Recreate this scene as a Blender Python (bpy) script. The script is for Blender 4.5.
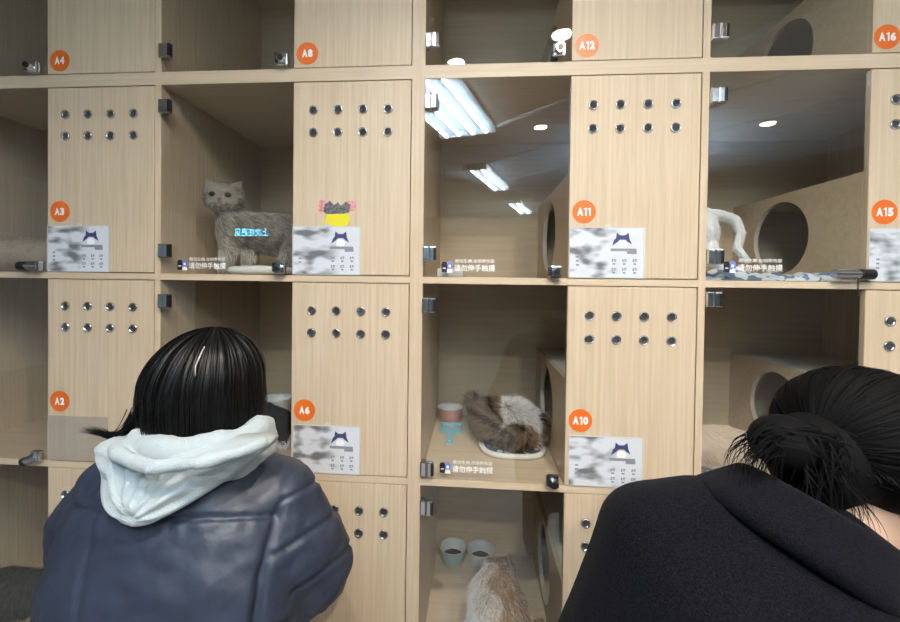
import bpy, bmesh, math, random
import numpy as np
from mathutils import Vector, Matrix, noise

random.seed(7)
rng = np.random.default_rng(7)
for o in list(bpy.data.objects):
    bpy.data.objects.remove(o)
SC = bpy.context.scene
COL = SC.collection

# ------------------------------------------------------------------ camera
cam_d = bpy.data.cameras.new('camera')
cam_d.sensor_fit = 'HORIZONTAL'
cam_d.sensor_width = 36.0
cam_d.lens = 402.36 * 36.0 / 900.0
cam_d.shift_x = (450 - 445.47) / 900.0
cam_d.shift_y = (286.45 - 311) / 900.0
cam_d.clip_start = 0.05
cam = bpy.data.objects.new('camera', cam_d)
COL.objects.link(cam)
_r = Vector((0.997269, 0.072685, 0.013078))
_u = Vector((-0.014045, 0.012818, 0.999819))
_f = Vector((-0.072504, 0.997273, -0.013804))
cam.matrix_world = Matrix(((_r.x, _u.x, -_f.x, 0.17935), (_r.y, _u.y, -_f.y, -1.22569), (_r.z, _u.z, -_f.z, 1.45821), (0, 0, 0, 1)))
SC.camera = cam

# ------------------------------------------------------------------ world, exposure, light levels
world = bpy.data.worlds.new('world')
SC.world = world
world.use_nodes = True
world.node_tree.nodes['Background'].inputs[0].default_value = (0.9, 0.95, 1.0, 1)
world.node_tree.nodes['Background'].inputs[1].default_value = 0.3
SC.view_settings.view_transform = 'Standard'
SC.view_settings.look = 'None'
SC.view_settings.gamma = 1.0
SC.view_settings.use_curve_mapping = False
SC.view_settings.exposure = 1.08
TUBE_POWER = 26.0
SPOT_POWER = 46.0
FAR_SPOT_POWER = 85.0
DISC_POWER = 28.0

# ------------------------------------------------------------------ materials
def new_mat(name):
    m = bpy.data.materials.new(name)
    m.use_nodes = True
    nt = m.node_tree
    return m, nt, nt.nodes['Principled BSDF']

def plain(name, col, rough=0.5, metal=0.0, spec=0.5, bump=0.0, bscale=200.0, var=0.0, vscale=30.0, vstretch=(1, 1, 1), emit=None, coat=0.0, sheen=0.0):
    m, nt, b = new_mat(name)
    b.inputs['Base Color'].default_value = (*col, 1)
    b.inputs['Roughness'].default_value = rough
    b.inputs['Metallic'].default_value = metal
    b.inputs['Specular IOR Level'].default_value = spec
    b.inputs['Coat Weight'].default_value = coat
    b.inputs['Sheen Weight'].default_value = sheen
    if emit:
        b.inputs['Emission Color'].default_value = (*emit[0], 1)
        b.inputs['Emission Strength'].default_value = emit[1]
    if var or bump:
        tc = nt.nodes.new('ShaderNodeTexCoord')
        mp = nt.nodes.new('ShaderNodeMapping')
        mp.inputs['Scale'].default_value = vstretch
        nt.links.new(tc.outputs['Object'], mp.inputs['Vector'])
    if var:
        n = nt.nodes.new('ShaderNodeTexNoise')
        n.inputs['Scale'].default_value = vscale
        n.inputs['Detail'].default_value = 6
        r = nt.nodes.new('ShaderNodeValToRGB')
        r.color_ramp.elements[0].position = 0.3
        r.color_ramp.elements[1].position = 0.7
        r.color_ramp.elements[0].color = (*[c * (1 - var) for c in col], 1)
        r.color_ramp.elements[1].color = (*[min(1, c * (1 + var)) for c in col], 1)
        nt.links.new(mp.outputs[0], n.inputs['Vector'])
        nt.links.new(n.outputs['Fac'], r.inputs[0])
        nt.links.new(r.outputs[0], b.inputs['Base Color'])
    if bump:
        n2 = nt.nodes.new('ShaderNodeTexNoise')
        n2.inputs['Scale'].default_value = bscale
        n2.inputs['Detail'].default_value = 5
        bp = nt.nodes.new('ShaderNodeBump')
        bp.inputs['Strength'].default_value = bump
        bp.inputs['Distance'].default_value = 0.01
        nt.links.new(mp.outputs[0], n2.inputs['Vector'])
        nt.links.new(n2.outputs['Fac'], bp.inputs['Height'])
        nt.links.new(bp.outputs[0], b.inputs['Normal'])
    return m

def wood(name, stretch, c0, c1):
    m, nt, b = new_mat(name)
    tc = nt.nodes.new('ShaderNodeTexCoord')
    mp = nt.nodes.new('ShaderNodeMapping')
    mp.inputs['Scale'].default_value = stretch
    n = nt.nodes.new('ShaderNodeTexNoise')
    n.inputs['Scale'].default_value = 1.0
    n.inputs['Detail'].default_value = 7
    n.inputs['Roughness'].default_value = 0.65
    r = nt.nodes.new('ShaderNodeValToRGB')
    r.color_ramp.elements[0].position = 0.34
    r.color_ramp.elements[1].position = 0.62
    r.color_ramp.elements[0].color = (*c0, 1)
    r.color_ramp.elements[1].color = (*c1, 1)
    L = nt.links.new
    L(tc.outputs['Object'], mp.inputs['Vector'])
    L(mp.outputs[0], n.inputs['Vector'])
    L(n.outputs['Fac'], r.inputs[0])
    L(r.outputs[0], b.inputs['Base Color'])
    b.inputs['Roughness'].default_value = 0.42
    b.inputs['Specular IOR Level'].default_value = 0.3
    return m

OAK0, OAK1 = (0.54, 0.42, 0.285), (0.64, 0.515, 0.37)
M = {}
M['oak_v'] = wood('oak laminate upright grain', (95, 95, 2.6), OAK0, OAK1)
M['oak_h'] = wood('oak laminate level grain', (2.6, 95, 95), (0.57, 0.45, 0.315), (0.64, 0.515, 0.375))
M['oak_in'] = wood('oak laminate inner boards', (2.6, 60, 60), (0.52, 0.40, 0.265), (0.59, 0.465, 0.315))
M['lid'] = plain('pale laminate', (0.62, 0.62, 0.55), 0.45, var=0.05, vscale=8)
M['rim'] = plain('hole edging', (0.56, 0.50, 0.41), 0.4)
M['chrome'] = plain('polished chrome', (0.62, 0.64, 0.67), 0.18, metal=1.0)
M['steel_dark'] = plain('dark grommet mesh', (0.10, 0.10, 0.10), 0.38, metal=0.8, bump=0.6, bscale=900)
M['black_plastic'] = plain('black plastic', (0.012, 0.012, 0.013), 0.35)
M['orange'] = plain('orange sticker vinyl', (0.80, 0.165, 0.02), 0.38)
M['white_print'] = plain('white print', (0.88, 0.88, 0.88), 0.5)
M['navy_print'] = plain('navy print', (0.045, 0.055, 0.16), 0.5)
M['blue_print'] = plain('blue print', (0.16, 0.22, 0.62), 0.5)
M['black_print'] = plain('black print', (0.015, 0.015, 0.02), 0.5)
M['grey_print'] = plain('grey print', (0.25, 0.26, 0.30), 0.5)
M['white_paint'] = plain('white paint', (0.80, 0.79, 0.76), 0.7, var=0.03, vscale=4)
M['brown_wall'] = plain('brown wall paint', (0.17, 0.14, 0.11), 0.8, var=0.05, vscale=2)
M['ceiling_paint'] = plain('beige ceiling paint', (0.50, 0.44, 0.37), 0.8, var=0.04, vscale=3)
M['panel_grey'] = plain('grey fibre ceiling board', (0.84, 0.86, 0.90), 0.9, var=0.28, vscale=5, vstretch=(1, 2.5, 1))
M['floor_tile'] = plain('grey floor tile', (0.26, 0.25, 0.235), 0.35, var=0.08, vscale=6)
M['tube'] = plain('lit tube', (0.9, 0.95, 1.0), 0.4, emit=((0.60, 0.82, 1.0), TUBE_POWER))
M['downlight'] = plain('lit downlight lens', (1, 1, 1), 0.4, emit=((1.0, 0.93, 0.84), DISC_POWER))
M['lamp_metal'] = plain('white lamp metal', (0.7, 0.7, 0.7), 0.4)
M['led'] = plain('lit cyan led', (0.1, 0.5, 0.7), 0.4, emit=((0.10, 0.62, 1.0), 9.0))
M['acrylic'] = plain('frosted acrylic', (0.62, 0.61, 0.58), 0.25)

M['hair_dull'] = plain('dull black hair', (0.003, 0.003, 0.0035), 0.7, spec=0.10)
def glassy(name, refl, tint):
    m, nt, b = new_mat(name)
    nt.nodes.remove(b)
    out = nt.nodes['Material Output']
    tr = nt.nodes.new('ShaderNodeBsdfTransparent')
    tr.inputs[0].default_value = (*tint, 1)
    gl = nt.nodes.new('ShaderNodeBsdfGlossy')
    gl.inputs['Roughness'].default_value = 0.0
    fr = nt.nodes.new('ShaderNodeFresnel')
    ge = nt.nodes.new('ShaderNodeNewGeometry')
    mr = nt.nodes.new('ShaderNodeMapRange')      # same reflection from either face of the pane
    mr.inputs['To Min'].default_value = refl
    mr.inputs['To Max'].default_value = 1.0 / refl
    nt.links.new(ge.outputs['Backfacing'], mr.inputs['Value'])
    nt.links.new(mr.outputs[0], fr.inputs['IOR'])
    mx = nt.nodes.new('ShaderNodeMixShader')
    nt.links.new(fr.outputs[0], mx.inputs[0])
    nt.links.new(tr.outputs[0], mx.inputs[1])
    nt.links.new(gl.outputs[0], mx.inputs[2])
    nt.links.new(mx.outputs[0], out.inputs[0])
    return m
M['glass'] = glassy('clear door glass', 1.68, (0.975, 0.985, 0.98))

def holder_mat():
    m, nt, b = new_mat('clear acrylic sleeve')
    out = nt.nodes['Material Output']
    tr = nt.nodes.new('ShaderNodeBsdfTransparent')
    mx = nt.nodes.new('ShaderNodeMixShader')
    mx.inputs[0].default_value = 0.25
    b.inputs['Base Color'].default_value = (0.50, 0.49, 0.46, 1)
    b.inputs['Roughness'].default_value = 0.2
    nt.links.new(tr.outputs[0], mx.inputs[1])
    nt.links.new(b.outputs[0], mx.inputs[2])
    nt.links.new(mx.outputs[0], out.inputs[0])
    return m
M['sleeve'] = holder_mat()

def card_mat():
    """white card whose print is smeared grey blocks"""
    m, nt, b = new_mat('white card with grey smeared print')
    L = nt.links.new
    tc = nt.nodes.new('ShaderNodeTexCoord')
    oi = nt.nodes.new('ShaderNodeObjectInfo')
    add = nt.nodes.new('ShaderNodeVectorMath'); add.operation = 'ADD'
    mul = nt.nodes.new('ShaderNodeVectorMath'); mul.operation = 'MULTIPLY'
    mul.inputs[1].default_value = (14, 14, 30)
    rv = nt.nodes.new('ShaderNodeCombineXYZ')
    sc = nt.nodes.new('ShaderNodeMath'); sc.operation = 'MULTIPLY'; sc.inputs[1].default_value = 31.0
    L(oi.outputs['Random'], sc.inputs[0])
    L(sc.outputs[0], rv.inputs[0]); L(sc.outputs[0], rv.inputs[2])
    L(tc.outputs['Object'], mul.inputs[0])
    L(mul.outputs[0], add.inputs[0]); L(rv.outputs[0], add.inputs[1])
    n = nt.nodes.new('ShaderNodeTexNoise'); n.inputs['Scale'].default_value = 1.0; n.inputs['Detail'].default_value = 1.5
    L(add.outputs[0], n.inputs['Vector'])
    r = nt.nodes.new('ShaderNodeValToRGB')
    r.color_ramp.elements[0].position = 0.47; r.color_ramp.elements[0].color = (0, 0, 0, 1)
    r.color_ramp.elements[1].position = 0.62; r.color_ramp.elements[1].color = (1, 1, 1, 1)
    L(n.outputs['Fac'], r.inputs[0])
    # keep the smears to the left and top of the card
    sep = nt.nodes.new('ShaderNodeSeparateXYZ'); L(tc.outputs['Object'], sep.inputs[0])
    ax = nt.nodes.new('ShaderNodeMapRange'); ax.inputs['From Min'].default_value = 0.15; ax.inputs['From Max'].default_value = 0.10
    L(sep.outputs['X'], ax.inputs['Value'])
    k = nt.nodes.new('ShaderNodeMath'); k.operation = 'MULTIPLY'
    L(r.outputs[0], k.inputs[0]); L(ax.outputs[0], k.inputs[1])
    mix = nt.nodes.new('ShaderNodeMix'); mix.data_type = 'RGBA'
    mix.inputs['A'].default_value = (0.66, 0.69, 0.74, 1)
    mix.inputs['B'].default_value = (0.16, 0.165, 0.18, 1)
    L(k.outputs[0], mix.inputs['Factor'])
    L(mix.outputs['Result'], b.inputs['Base Color'])
    b.inputs['Roughness'].default_value = 0.35
    return m
M['card'] = card_mat()

def cell_pattern(name, c0, c1, scale, thr=0.35):
    m, nt, b = new_mat(name)
    tc = nt.nodes.new('ShaderNodeTexCoord')
    v = nt.nodes.new('ShaderNodeTexVoronoi'); v.inputs['Scale'].default_value = scale
    r = nt.nodes.new('ShaderNodeValToRGB'); r.color_ramp.interpolation = 'CONSTANT'
    r.color_ramp.elements[0].color = (*c0, 1)
    r.color_ramp.elements[1].position = thr
    r.color_ramp.elements[1].color = (*c1, 1)
    nt.links.new(tc.outputs['Object'], v.inputs['Vector'])
    nt.links.new(v.outputs['Distance'], r.inputs[0])
    nt.links.new(r.outputs[0], b.inputs['Base Color'])
    b.inputs['Roughness'].default_value = 0.9
    return m
M['mat_pattern'] = cell_pattern('navy cloth with white flowers', (0.62, 0.66, 0.70), (0.05, 0.085, 0.15), 34, 0.38)
M['blanket_pattern'] = cell_pattern('blue and white blanket cloth', (0.62, 0.66, 0.72), (0.13, 0.20, 0.31), 26, 0.55)
M['white_cloth'] = plain('white cloth', (0.72, 0.72, 0.70), 0.9, bump=0.3, bscale=250)
M['hood_cloth'] = plain('white jersey cloth', (0.355, 0.415, 0.44), 0.9, bump=0.3, bscale=420, sheen=0.2)
M['puffer'] = plain('blue grey nylon', (0.023, 0.031, 0.053), 0.46, spec=0.42, bump=0.22, bscale=28, var=0.06, vscale=14)
M['wool'] = plain('charcoal wool', (0.0055, 0.0055, 0.0078), 0.95, spec=0.05, bump=0.3, bscale=900, var=0.8, vscale=520, sheen=0.03)
M['trouser'] = plain('dark trousers', (0.02, 0.022, 0.03), 0.9, bump=0.2)
M['shoe'] = plain('black shoe', (0.02, 0.02, 0.02), 0.5)
M['shoe_white'] = plain('white shoe', (0.6, 0.6, 0.58), 0.5)
M['skin'] = plain('skin', (0.46, 0.285, 0.20), 0.5, bump=0.05)
M['scalp'] = plain('scalp', (0.36, 0.30, 0.27), 0.6)
M['lips'] = plain('lips', (0.40, 0.15, 0.13), 0.45)
M['hair'] = plain('black hair', (0.004, 0.004, 0.0045), 0.40, spec=0.28)
M['eye_white'] = plain('eye white', (0.75, 0.74, 0.72), 0.2)
M['iris_dark'] = plain('dark iris', (0.02, 0.012, 0.008), 0.15)
M['iris_amber'] = plain('amber iris', (0.12, 0.075, 0.02), 0.12)
M['cat_pink'] = plain('cat nose', (0.30, 0.13, 0.10), 0.5)
def fur(name, c): return plain(name, c, 0.85, spec=0.15)
M['fur_grey'] = fur('silver grey fur', (0.29, 0.26, 0.22))
M['fur_greylight'] = fur('pale silver fur', (0.62, 0.58, 0.50))
M['fur_greydark'] = fur('dark silver fur', (0.15, 0.135, 0.115))
M['fur_cream'] = fur('cream fur', (0.66, 0.55, 0.44))
M['fur_white'] = fur('white fur', (0.86, 0.86, 0.86))
M['fur_brown'] = fur('tabby brown fur', (0.20, 0.145, 0.10))
M['fur_darkbrown'] = fur('dark tabby fur', (0.05, 0.037, 0.028))
M['fur_tan'] = fur('tan fur', (0.45, 0.30, 0.18))
M['fur_black'] = fur('black fur', (0.012, 0.012, 0.013))
M['fur_smoke'] = fur('smoke grey fur', (0.055, 0.065, 0.065))
M['bowl_pink'] = plain('pink glaze', (0.62, 0.30, 0.27), 0.3)
M['bowl_rim'] = plain('pale inner glaze', (0.66, 0.70, 0.72), 0.3)
M['bowl_blue'] = plain('pale blue glaze', (0.36, 0.52, 0.58), 0.3)
M['bowl_grey'] = plain('grey white glaze', (0.55, 0.57, 0.58), 0.3)
M['bowl_white'] = plain('white glaze', (0.68, 0.70, 0.68), 0.3)
M['kibble'] = plain('dark dry food', (0.022, 0.015, 0.011), 0.9, bump=1.0, bscale=220)
M['scoop'] = plain('light blue plastic', (0.22, 0.52, 0.62), 0.4)

# ------------------------------------------------------------------ mesh helpers
ORIGIN = {}
def link(name, me, mats, parent=None, smooth=False, loc=None):
    for m in (mats if isinstance(mats, (list, tuple)) else [mats]):
        me.materials.append(M[m] if isinstance(m, str) else m)
    off = ORIGIN[parent.name] if parent else Vector((0, 0, 0))
    if loc is not None:
        me.transform(Matrix.Translation(-Vector(loc)))
    else:
        me.transform(Matrix.Translation(-off))
    if smooth:
        me.polygons.foreach_set('use_smooth', [True] * len(me.polygons))
    o = bpy.data.objects.new(name, me)
    COL.objects.link(o)
    if loc is not None:
        o.location = Vector(loc) - off
    if parent:
        o.parent = parent
    ORIGIN[o.name] = Vector(loc) if loc is not None else off
    return o

def obj(name, bm, mats, parent=None, smooth=False, loc=None):
    me = bpy.data.meshes.new(name)
    bmesh.ops.recalc_face_normals(bm, faces=bm.faces[:])
    bm.to_mesh(me); bm.free()
    return link(name, me, mats, parent, smooth, loc)

def thing(name, loc, label, cat, group=None):
    o = bpy.data.objects.new(name, None)
    o.empty_display_size = 0.05
    COL.objects.link(o)
    o.location = loc
    ORIGIN[o.name] = Vector(loc)
    return tag(o, label, cat, group)

def tag(o, label, cat, group=None):
    o['label'] = label; o['category'] = cat
    if group: o['group'] = group
    return o

def structure(o):
    o['kind'] = 'structure'
    return o

def box(bm, x0, x1, y0, y1, z0, z1, mat=0):
    vs = [bm.verts.new((x, y, z)) for x in (x0, x1) for y in (y0, y1) for z in (z0, z1)]
    fs = []
    for q in ((0, 1, 3, 2), (4, 6, 7, 5), (0, 4, 5, 1), (2, 3, 7, 6), (0, 2, 6, 4), (1, 5, 7, 3)):
        f = bm.faces.new([vs[i] for i in q]); f.material_index = mat; fs.append(f)
    return vs

def rbox(bm, x0, x1, y0, y1, z0, z1, r, mat=0, seg=2):
    t = bmesh.new()
    box(t, x0, x1, y0, y1, z0, z1, mat)
    bmesh.ops.recalc_face_normals(t, faces=t.faces[:])
    bmesh.ops.bevel(t, geom=t.edges[:], offset=r, segments=seg, profile=0.7, affect='EDGES')
    for f in t.faces: f.material_index = mat
    merge(bm, t)

def merge(bm, t):
    me = bpy.data.meshes.new('tmp'); t.to_mesh(me); t.free()
    bm.from_mesh(me); bpy.data.meshes.remove(me)

def cyl(bm, p0, p1, r0, r1=None, seg=20, mat=0, cap=True):
    p0, p1 = Vector(p0), Vector(p1); d = p1 - p0
    t = bmesh.new()
    bmesh.ops.create_cone(t, cap_ends=cap, segments=seg, radius1=r0, radius2=r0 if r1 is None else r1, depth=d.length)
    bmesh.ops.transform(t, matrix=Matrix.Translation((p0 + p1) / 2) @ d.to_track_quat('Z', 'Y').to_matrix().to_4x4(), verts=t.verts[:])
    for f in t.faces: f.material_index = mat
    merge(bm, t)

def lathe(bm, prof, c, seg=40, axis='Z', mats=None):
    """prof: list of (radius, height); axis Z up or Y (towards the room = -y)"""
    rings = []
    for (r, h) in prof:
        ring = []
        for i in range(seg):
            a = 2 * math.pi * i / seg
            p = (r * math.cos(a), r * math.sin(a), h) if axis == 'Z' else (r * math.cos(a), -h, r * math.sin(a))
            ring.append(bm.verts.new(Vector(c) + Vector(p)))
        rings.append(ring)
    for k in range(len(rings) - 1):
        for i in range(seg):
            j = (i + 1) % seg
            f = bm.faces.new((rings[k][i], rings[k][j], rings[k + 1][j], rings[k + 1][i]))
            f.material_index = mats[k] if mats else 0
    f = bm.faces.new(rings[-1]); f.material_index = mats[-1] if mats else 0
    f = bm.faces.new(list(reversed(rings[0]))); f.material_index = mats[0] if mats else 0

def text_mesh(body, size, bold=0.0, cx=0.5):
    c = bpy.data.curves.new('lettering', 'FONT')
    c.body = body; c.size = size; c.offset = bold; c.resolution_u = 3
    o = bpy.data.objects.new('lettering', c)
    COL.objects.link(o)
    dg = bpy.context.evaluated_depsgraph_get()
    me = bpy.data.meshes.new_from_object(o.evaluated_get(dg))
    bpy.data.objects.remove(o); bpy.data.curves.remove(c)
    return me

def add_text(bm, body, height, pos, bold=0.0, width=None, mat=0, flip=False):
    """flat lettering facing the room (-y), centred on pos, fitted to height (and width)"""
    me = text_mesh(body, 1.0, bold)
    co = np.array([v.co[:] for v in me.vertices])
    if not len(co): return
    lo, hi = co.min(0), co.max(0)
    s = height / (hi[1] - lo[1]); sx = s if width is None else width / (hi[0] - lo[0])
    c = (lo + hi) / 2
    t = bmesh.new(); t.from_mesh(me); bpy.data.meshes.remove(me)
    for v in t.verts:
        x, z = (v.co.x - c[0]) * sx, (v.co.y - c[1]) * s
        v.co = Vector(pos) + (Vector((-x, 0, z)) if flip else Vector((x, 0, z)))
    for f in t.faces: f.material_index = mat
    merge(bm, t)

def add_number(bm, num, height, pos, mat):
    """bold sticker lettering; the figure 1 is drawn with its flag"""
    adv = {'1': 0.46}
    w = [adv.get(c, 0.78 if c == 'A' else 0.66) * height for c in num]
    x = pos[0] - sum(w) / 2
    for c, cw in zip(num, w):
        cx = x + cw / 2
        if c == '1':
            h = height
            poly(bm, [(cx + a * h, pos[2] + b * h) for a, b in ((-.02, -.5), (.16, -.5), (.16, .5), (.02, .5), (-.20, .36), (-.20, .22), (-.02, .29))], pos[1], mat)
        else:
            add_text(bm, c, height, (cx, pos[1], pos[2]), 0.06, cw * .92, mat)
        x += cw

def poly(bm, pts, y, mat=0):
    f = bm.faces.new([bm.verts.new((x, y, z)) for x, z in pts]); f.material_index = mat
    return f

# --- organic shapes: capsules and ellipsoids fused into one skin
def add_capsule(bm, p0, r0, p1, r1):
    t = bmesh.new()
    for p, r in ((p0, r0), (p1, r1)):
        bmesh.ops.create_icosphere(t, subdivisions=3, radius=r, matrix=Matrix.Translation(p))
    res = bmesh.ops.convex_hull(t, input=t.verts[:])
    junk = [e for e in res['geom_interior'] if isinstance(e, bmesh.types.BMVert)]
    bmesh.ops.delete(t, geom=junk, context='VERTS')
    merge(bm, t)

def add_hull(bm, balls):
    t = bmesh.new()
    for p, r in balls:
        bmesh.ops.create_icosphere(t, subdivisions=3, radius=r, matrix=Matrix.Translation(p))
    res = bmesh.ops.convex_hull(t, input=t.verts[:])
    junk = [e for e in res['geom_interior'] if isinstance(e, bmesh.types.BMVert)]
    bmesh.ops.delete(t, geom=junk, context='VERTS')
    merge(bm, t)

def add_ellipsoid(bm, c, r, rot=None):
    t = bmesh.new()
    bmesh.ops.create_icosphere(t, subdivisions=4, radius=1.0)
    mtx = Matrix.Translation(c) @ (rot.to_4x4() if rot else Matrix.Identity(4)) @ Matrix.Diagonal((*r, 1))
    bmesh.ops.transform(t, matrix=mtx, verts=t.verts[:])
    merge(bm, t)

def blob(shapes, voxel, smooth=4, mtx=None):
    bm = bmesh.new()
    for s in shapes:
        if s[0] == 'c': add_capsule(bm, *s[1:])
        elif s[0] == 'e': add_ellipsoid(bm, *s[1:])
        elif s[0] == 'h': add_hull(bm, s[1])
        elif s[0] == 'm': merge(bm, s[1])
    if mtx is not None:
        bmesh.ops.transform(bm, matrix=mtx, verts=bm.verts[:])
    me = bpy.data.meshes.new('blob'); bm.to_mesh(me); bm.free()
    o = bpy.data.objects.new('blob', me); COL.objects.link(o)
    r = o.modifiers.new('r', 'REMESH'); r.mode = 'VOXEL'; r.voxel_size = voxel
    if smooth:
        q = o.modifiers.new('s', 'SMOOTH'); q.factor = 0.5; q.iterations = smooth
    dg = bpy.context.evaluated_depsgraph_get()
    out = bpy.data.meshes.new_from_object(o.evaluated_get(dg))
    bpy.data.objects.remove(o); bpy.data.meshes.remove(me)
    out.materials.clear()
    return out

def verts_np(me):
    a = np.empty(len(me.vertices) * 3); me.vertices.foreach_get('co', a); return a.reshape(-1, 3)
def normals_np(me):
    a = np.empty(len(me.vertices) * 3); me.vertices.foreach_get('normal', a); return a.reshape(-1, 3)
def set_verts(me, a):
    me.vertices.foreach_set('co', np.ascontiguousarray(a).ravel()); me.update()

def vnoise(p, s):
    return np.array([noise.noise(Vector(q) * s) for q in p])

def ribbons(name, P, W, matidx, mats, parent, flat_dir=None):
    """P: (n, k, 3) strand points, W: (n,) root widths -> tapered ribbons, one mesh"""
    n, k, _ = P.shape
    T = np.gradient(P, axis=1)
    T /= np.linalg.norm(T, axis=2, keepdims=True) + 1e-9
    if flat_dir is None:
        d = rng.normal(size=(n, 1, 3))
    else:
        d = flat_dir
    S = np.cross(T, d); S /= np.linalg.norm(S, axis=2, keepdims=True) + 1e-9
    taper = np.linspace(1, 0.12, k)[None, :, None]
    A = P - S * W[:, None, None] * taper * 0.5
    B = P + S * W[:, None, None] * taper * 0.5
    V = np.stack([A, B], 2).reshape(-1, 3)
    base = (np.arange(n) * k * 2)[:, None] + (np.arange(k - 1) * 2)[None, :]
    F = np.stack([base, base + 1, base + 3, base + 2], -1).reshape(-1, 4)
    me = bpy.data.meshes.new(name)
    me.vertices.add(len(V)); me.vertices.foreach_set('co', V.ravel())
    me.loops.add(F.size); me.loops.foreach_set('vertex_index', F.ravel().astype(np.int32))
    me.polygons.add(len(F)); me.polygons.foreach_set('loop_start', (np.arange(len(F)) * 4).astype(np.int32))
    me.update(calc_edges=True)
    mi = np.repeat(matidx, k - 1).astype(np.int32)
    me.polygons.foreach_set('material_index', mi)
    return link(name, me, mats, parent, True)

def coat_fur(me, n, length, width, flow, colour, mats, parent, lift=0.55, jitter=0.35, seg=4, name='fur', keep=None):
    """hair strands over a skin mesh; flow(p)->direction, colour(p)->material index"""
    v = verts_np(me); nr = normals_np(me)
    tris = []
    for p in me.polygons:
        vs = p.vertices
        for i in range(1, len(vs) - 1): tris.append((vs[0], vs[i], vs[i + 1]))
    tris = np.array(tris)
    a, b, c = v[tris[:, 0]], v[tris[:, 1]], v[tris[:, 2]]
    ar = np.linalg.norm(np.cross(b - a, c - a), axis=1); ar /= ar.sum()
    pick = rng.choice(len(tris), n, p=ar)
    u, w = rng.random(n), rng.random(n)
    fl = u + w > 1; u[fl], w[fl] = 1 - u[fl], 1 - w[fl]
    P = a[pick] + (b - a)[pick] * u[:, None] + (c - a)[pick] * w[:, None]
    N = nr[tris[pick, 0]]
    if keep is not None:
        ok = keep(P); P, N = P[ok], N[ok]; n = len(P)
    F = flow(P)
    F = F - N * (F * N).sum(1, keepdims=True) * 0.8
    F /= np.linalg.norm(F, axis=1, keepdims=True) + 1e-6
    J = rng.normal(size=(n, 3)) * jitter
    L = length(P) if callable(length) else np.full(n, length)
    L = L * rng.uniform(0.7, 1.15, n)
    d0 = N * lift + F + J * 0.5; d0 /= np.linalg.norm(d0, axis=1, keepdims=True)
    d1 = F + N * lift * 0.15 + J + np.array([0, 0, -0.35]); d1 /= np.linalg.norm(d1, axis=1, keepdims=True)
    ts = np.linspace(0, 1, seg)
    pts = [P + L[:, None] * (d0 * t * (1 - t * 0.5) + d1 * t * t * 0.5) for t in ts]
    pts = np.stack(pts, 1) - N[:, None, :] * 0.001
    return ribbons(name, pts, np.full(n, width), colour(P), mats, parent)

# ------------------------------------------------------------------ room
t, g, C, H, DEP, HB = 0.02, 0.4374, 0.81, 0.6036, 0.60, 0.318
bm = bmesh.new(); box(bm, -7, 6, -8.6, 0.75, -0.1, 0); structure(obj('floor', bm, 'floor_tile'))
bm = bmesh.new(); box(bm, -7, 6, -8.6, 0.75, 3.0, 3.1); structure(obj('ceiling', bm, 'ceiling_paint'))
bm = bmesh.new(); box(bm, -7, 6, 0.65, 0.75, 0, 3.0); structure(obj('wall_back', bm, 'white_paint'))
bm = bmesh.new(); box(bm, -7, 6, -8.6, -8.5, 0, 3.0); structure(obj('wall_front', bm, 'brown_wall'))
bm = bmesh.new(); box(bm, -7, -6.9, -8.5, 0.65, 0, 3.0); structure(obj('wall_left', bm, 'white_paint'))
bm = bmesh.new(); box(bm, 5.9, 6, -8.5, 0.65, 0, 3.0); structure(obj('wall_right', bm, 'brown_wall'))
# grey ceiling boards laid on the diagonal
du, dn = Vector((0.70, 0.714, 0)), Vector((0.714, -0.70, 0))
for k in range(4):
    n0 = 2.17 + 0.84 * k
    bm = bmesh.new()
    q = []
    for z in (2.968, 3.0):
        for (s, n) in ((-3.4, n0), (2.6, n0), (2.6, n0 + 0.80), (-3.4, n0 + 0.80)):
            p = du * s + dn * n
            q.append(bm.verts.new((min(p.x, 5.88), max(min(p.y, 0.2), -8.4), z)))
    for idx in ((0, 1, 2, 3), (7, 6, 5, 4), (0, 4, 5, 1), (1, 5, 6, 2), (2, 6, 7, 3), (3, 7, 4, 0)):
        bm.faces.new([q[i] for i in idx])
    structure(obj('ceiling_board', bm, 'panel_grey'))['label'] = 'grey fibre ceiling board laid on the diagonal'

# ceiling troffers
TD = Vector((0.309, -0.951, 0)); TN = Vector((0.951, 0.309, 0))
def ceiling_light(c, ntube, label, length=1.2, pitch=0.14, up=False):
    c = Vector(c)
    root = thing('ceiling_light', c, label, 'ceiling light', 'tube lights on the ceiling')
    w = ntube * pitch / 2 + 0.02
    bm = bmesh.new()
    for s0, s1, n0, n1, z0, z1 in ((-length / 2 - .03, length / 2 + .03, -w, w, 0.0, .012), (-length / 2 - .05, -length / 2 - .005, -w, w, -.065, .012), (length / 2 + .005, length / 2 + .05, -w, w, -.065, .012)):
        if up: z0, z1 = -z1 - .09, -z0 - .09
        vs = box(bm, s0, s1, n0, n1, z0, z1)
        for v in vs: v.co = c + TD * v.co.x + TN * v.co.y + Vector((0, 0, v.co.z))
    obj('lamp_housing', bm, 'lamp_metal', root)
    for i in range(ntube):
        bm = bmesh.new()
        o = TN * (i - (ntube - 1) / 2) * pitch + Vector((0, 0, -.045))
        cyl(bm, c + o - TD * length / 2, c + o + TD * length / 2, 0.017, seg=12)
        obj('lamp_tube', bm, 'tube', root, True)
    return root
ceiling_light((-0.115, -2.27, 2.985), 4, 'four-tube ceiling light mirrored at the top of the A11 door glass')
ceiling_light((0.355, -4.58, 2.955), 2, 'two-tube ceiling light mirrored lower in the A11 door glass')
ceiling_light((1.05, -6.98, 2.985), 2, 'two-tube ceiling light, small and low in the A11 door reflection')
ceiling_light((-1.7, -7.5, 2.985), 4, 'four-tube ceiling light at the far left of the room behind the photographer')  # fill lamp added out of view to raise the ambient light
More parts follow.
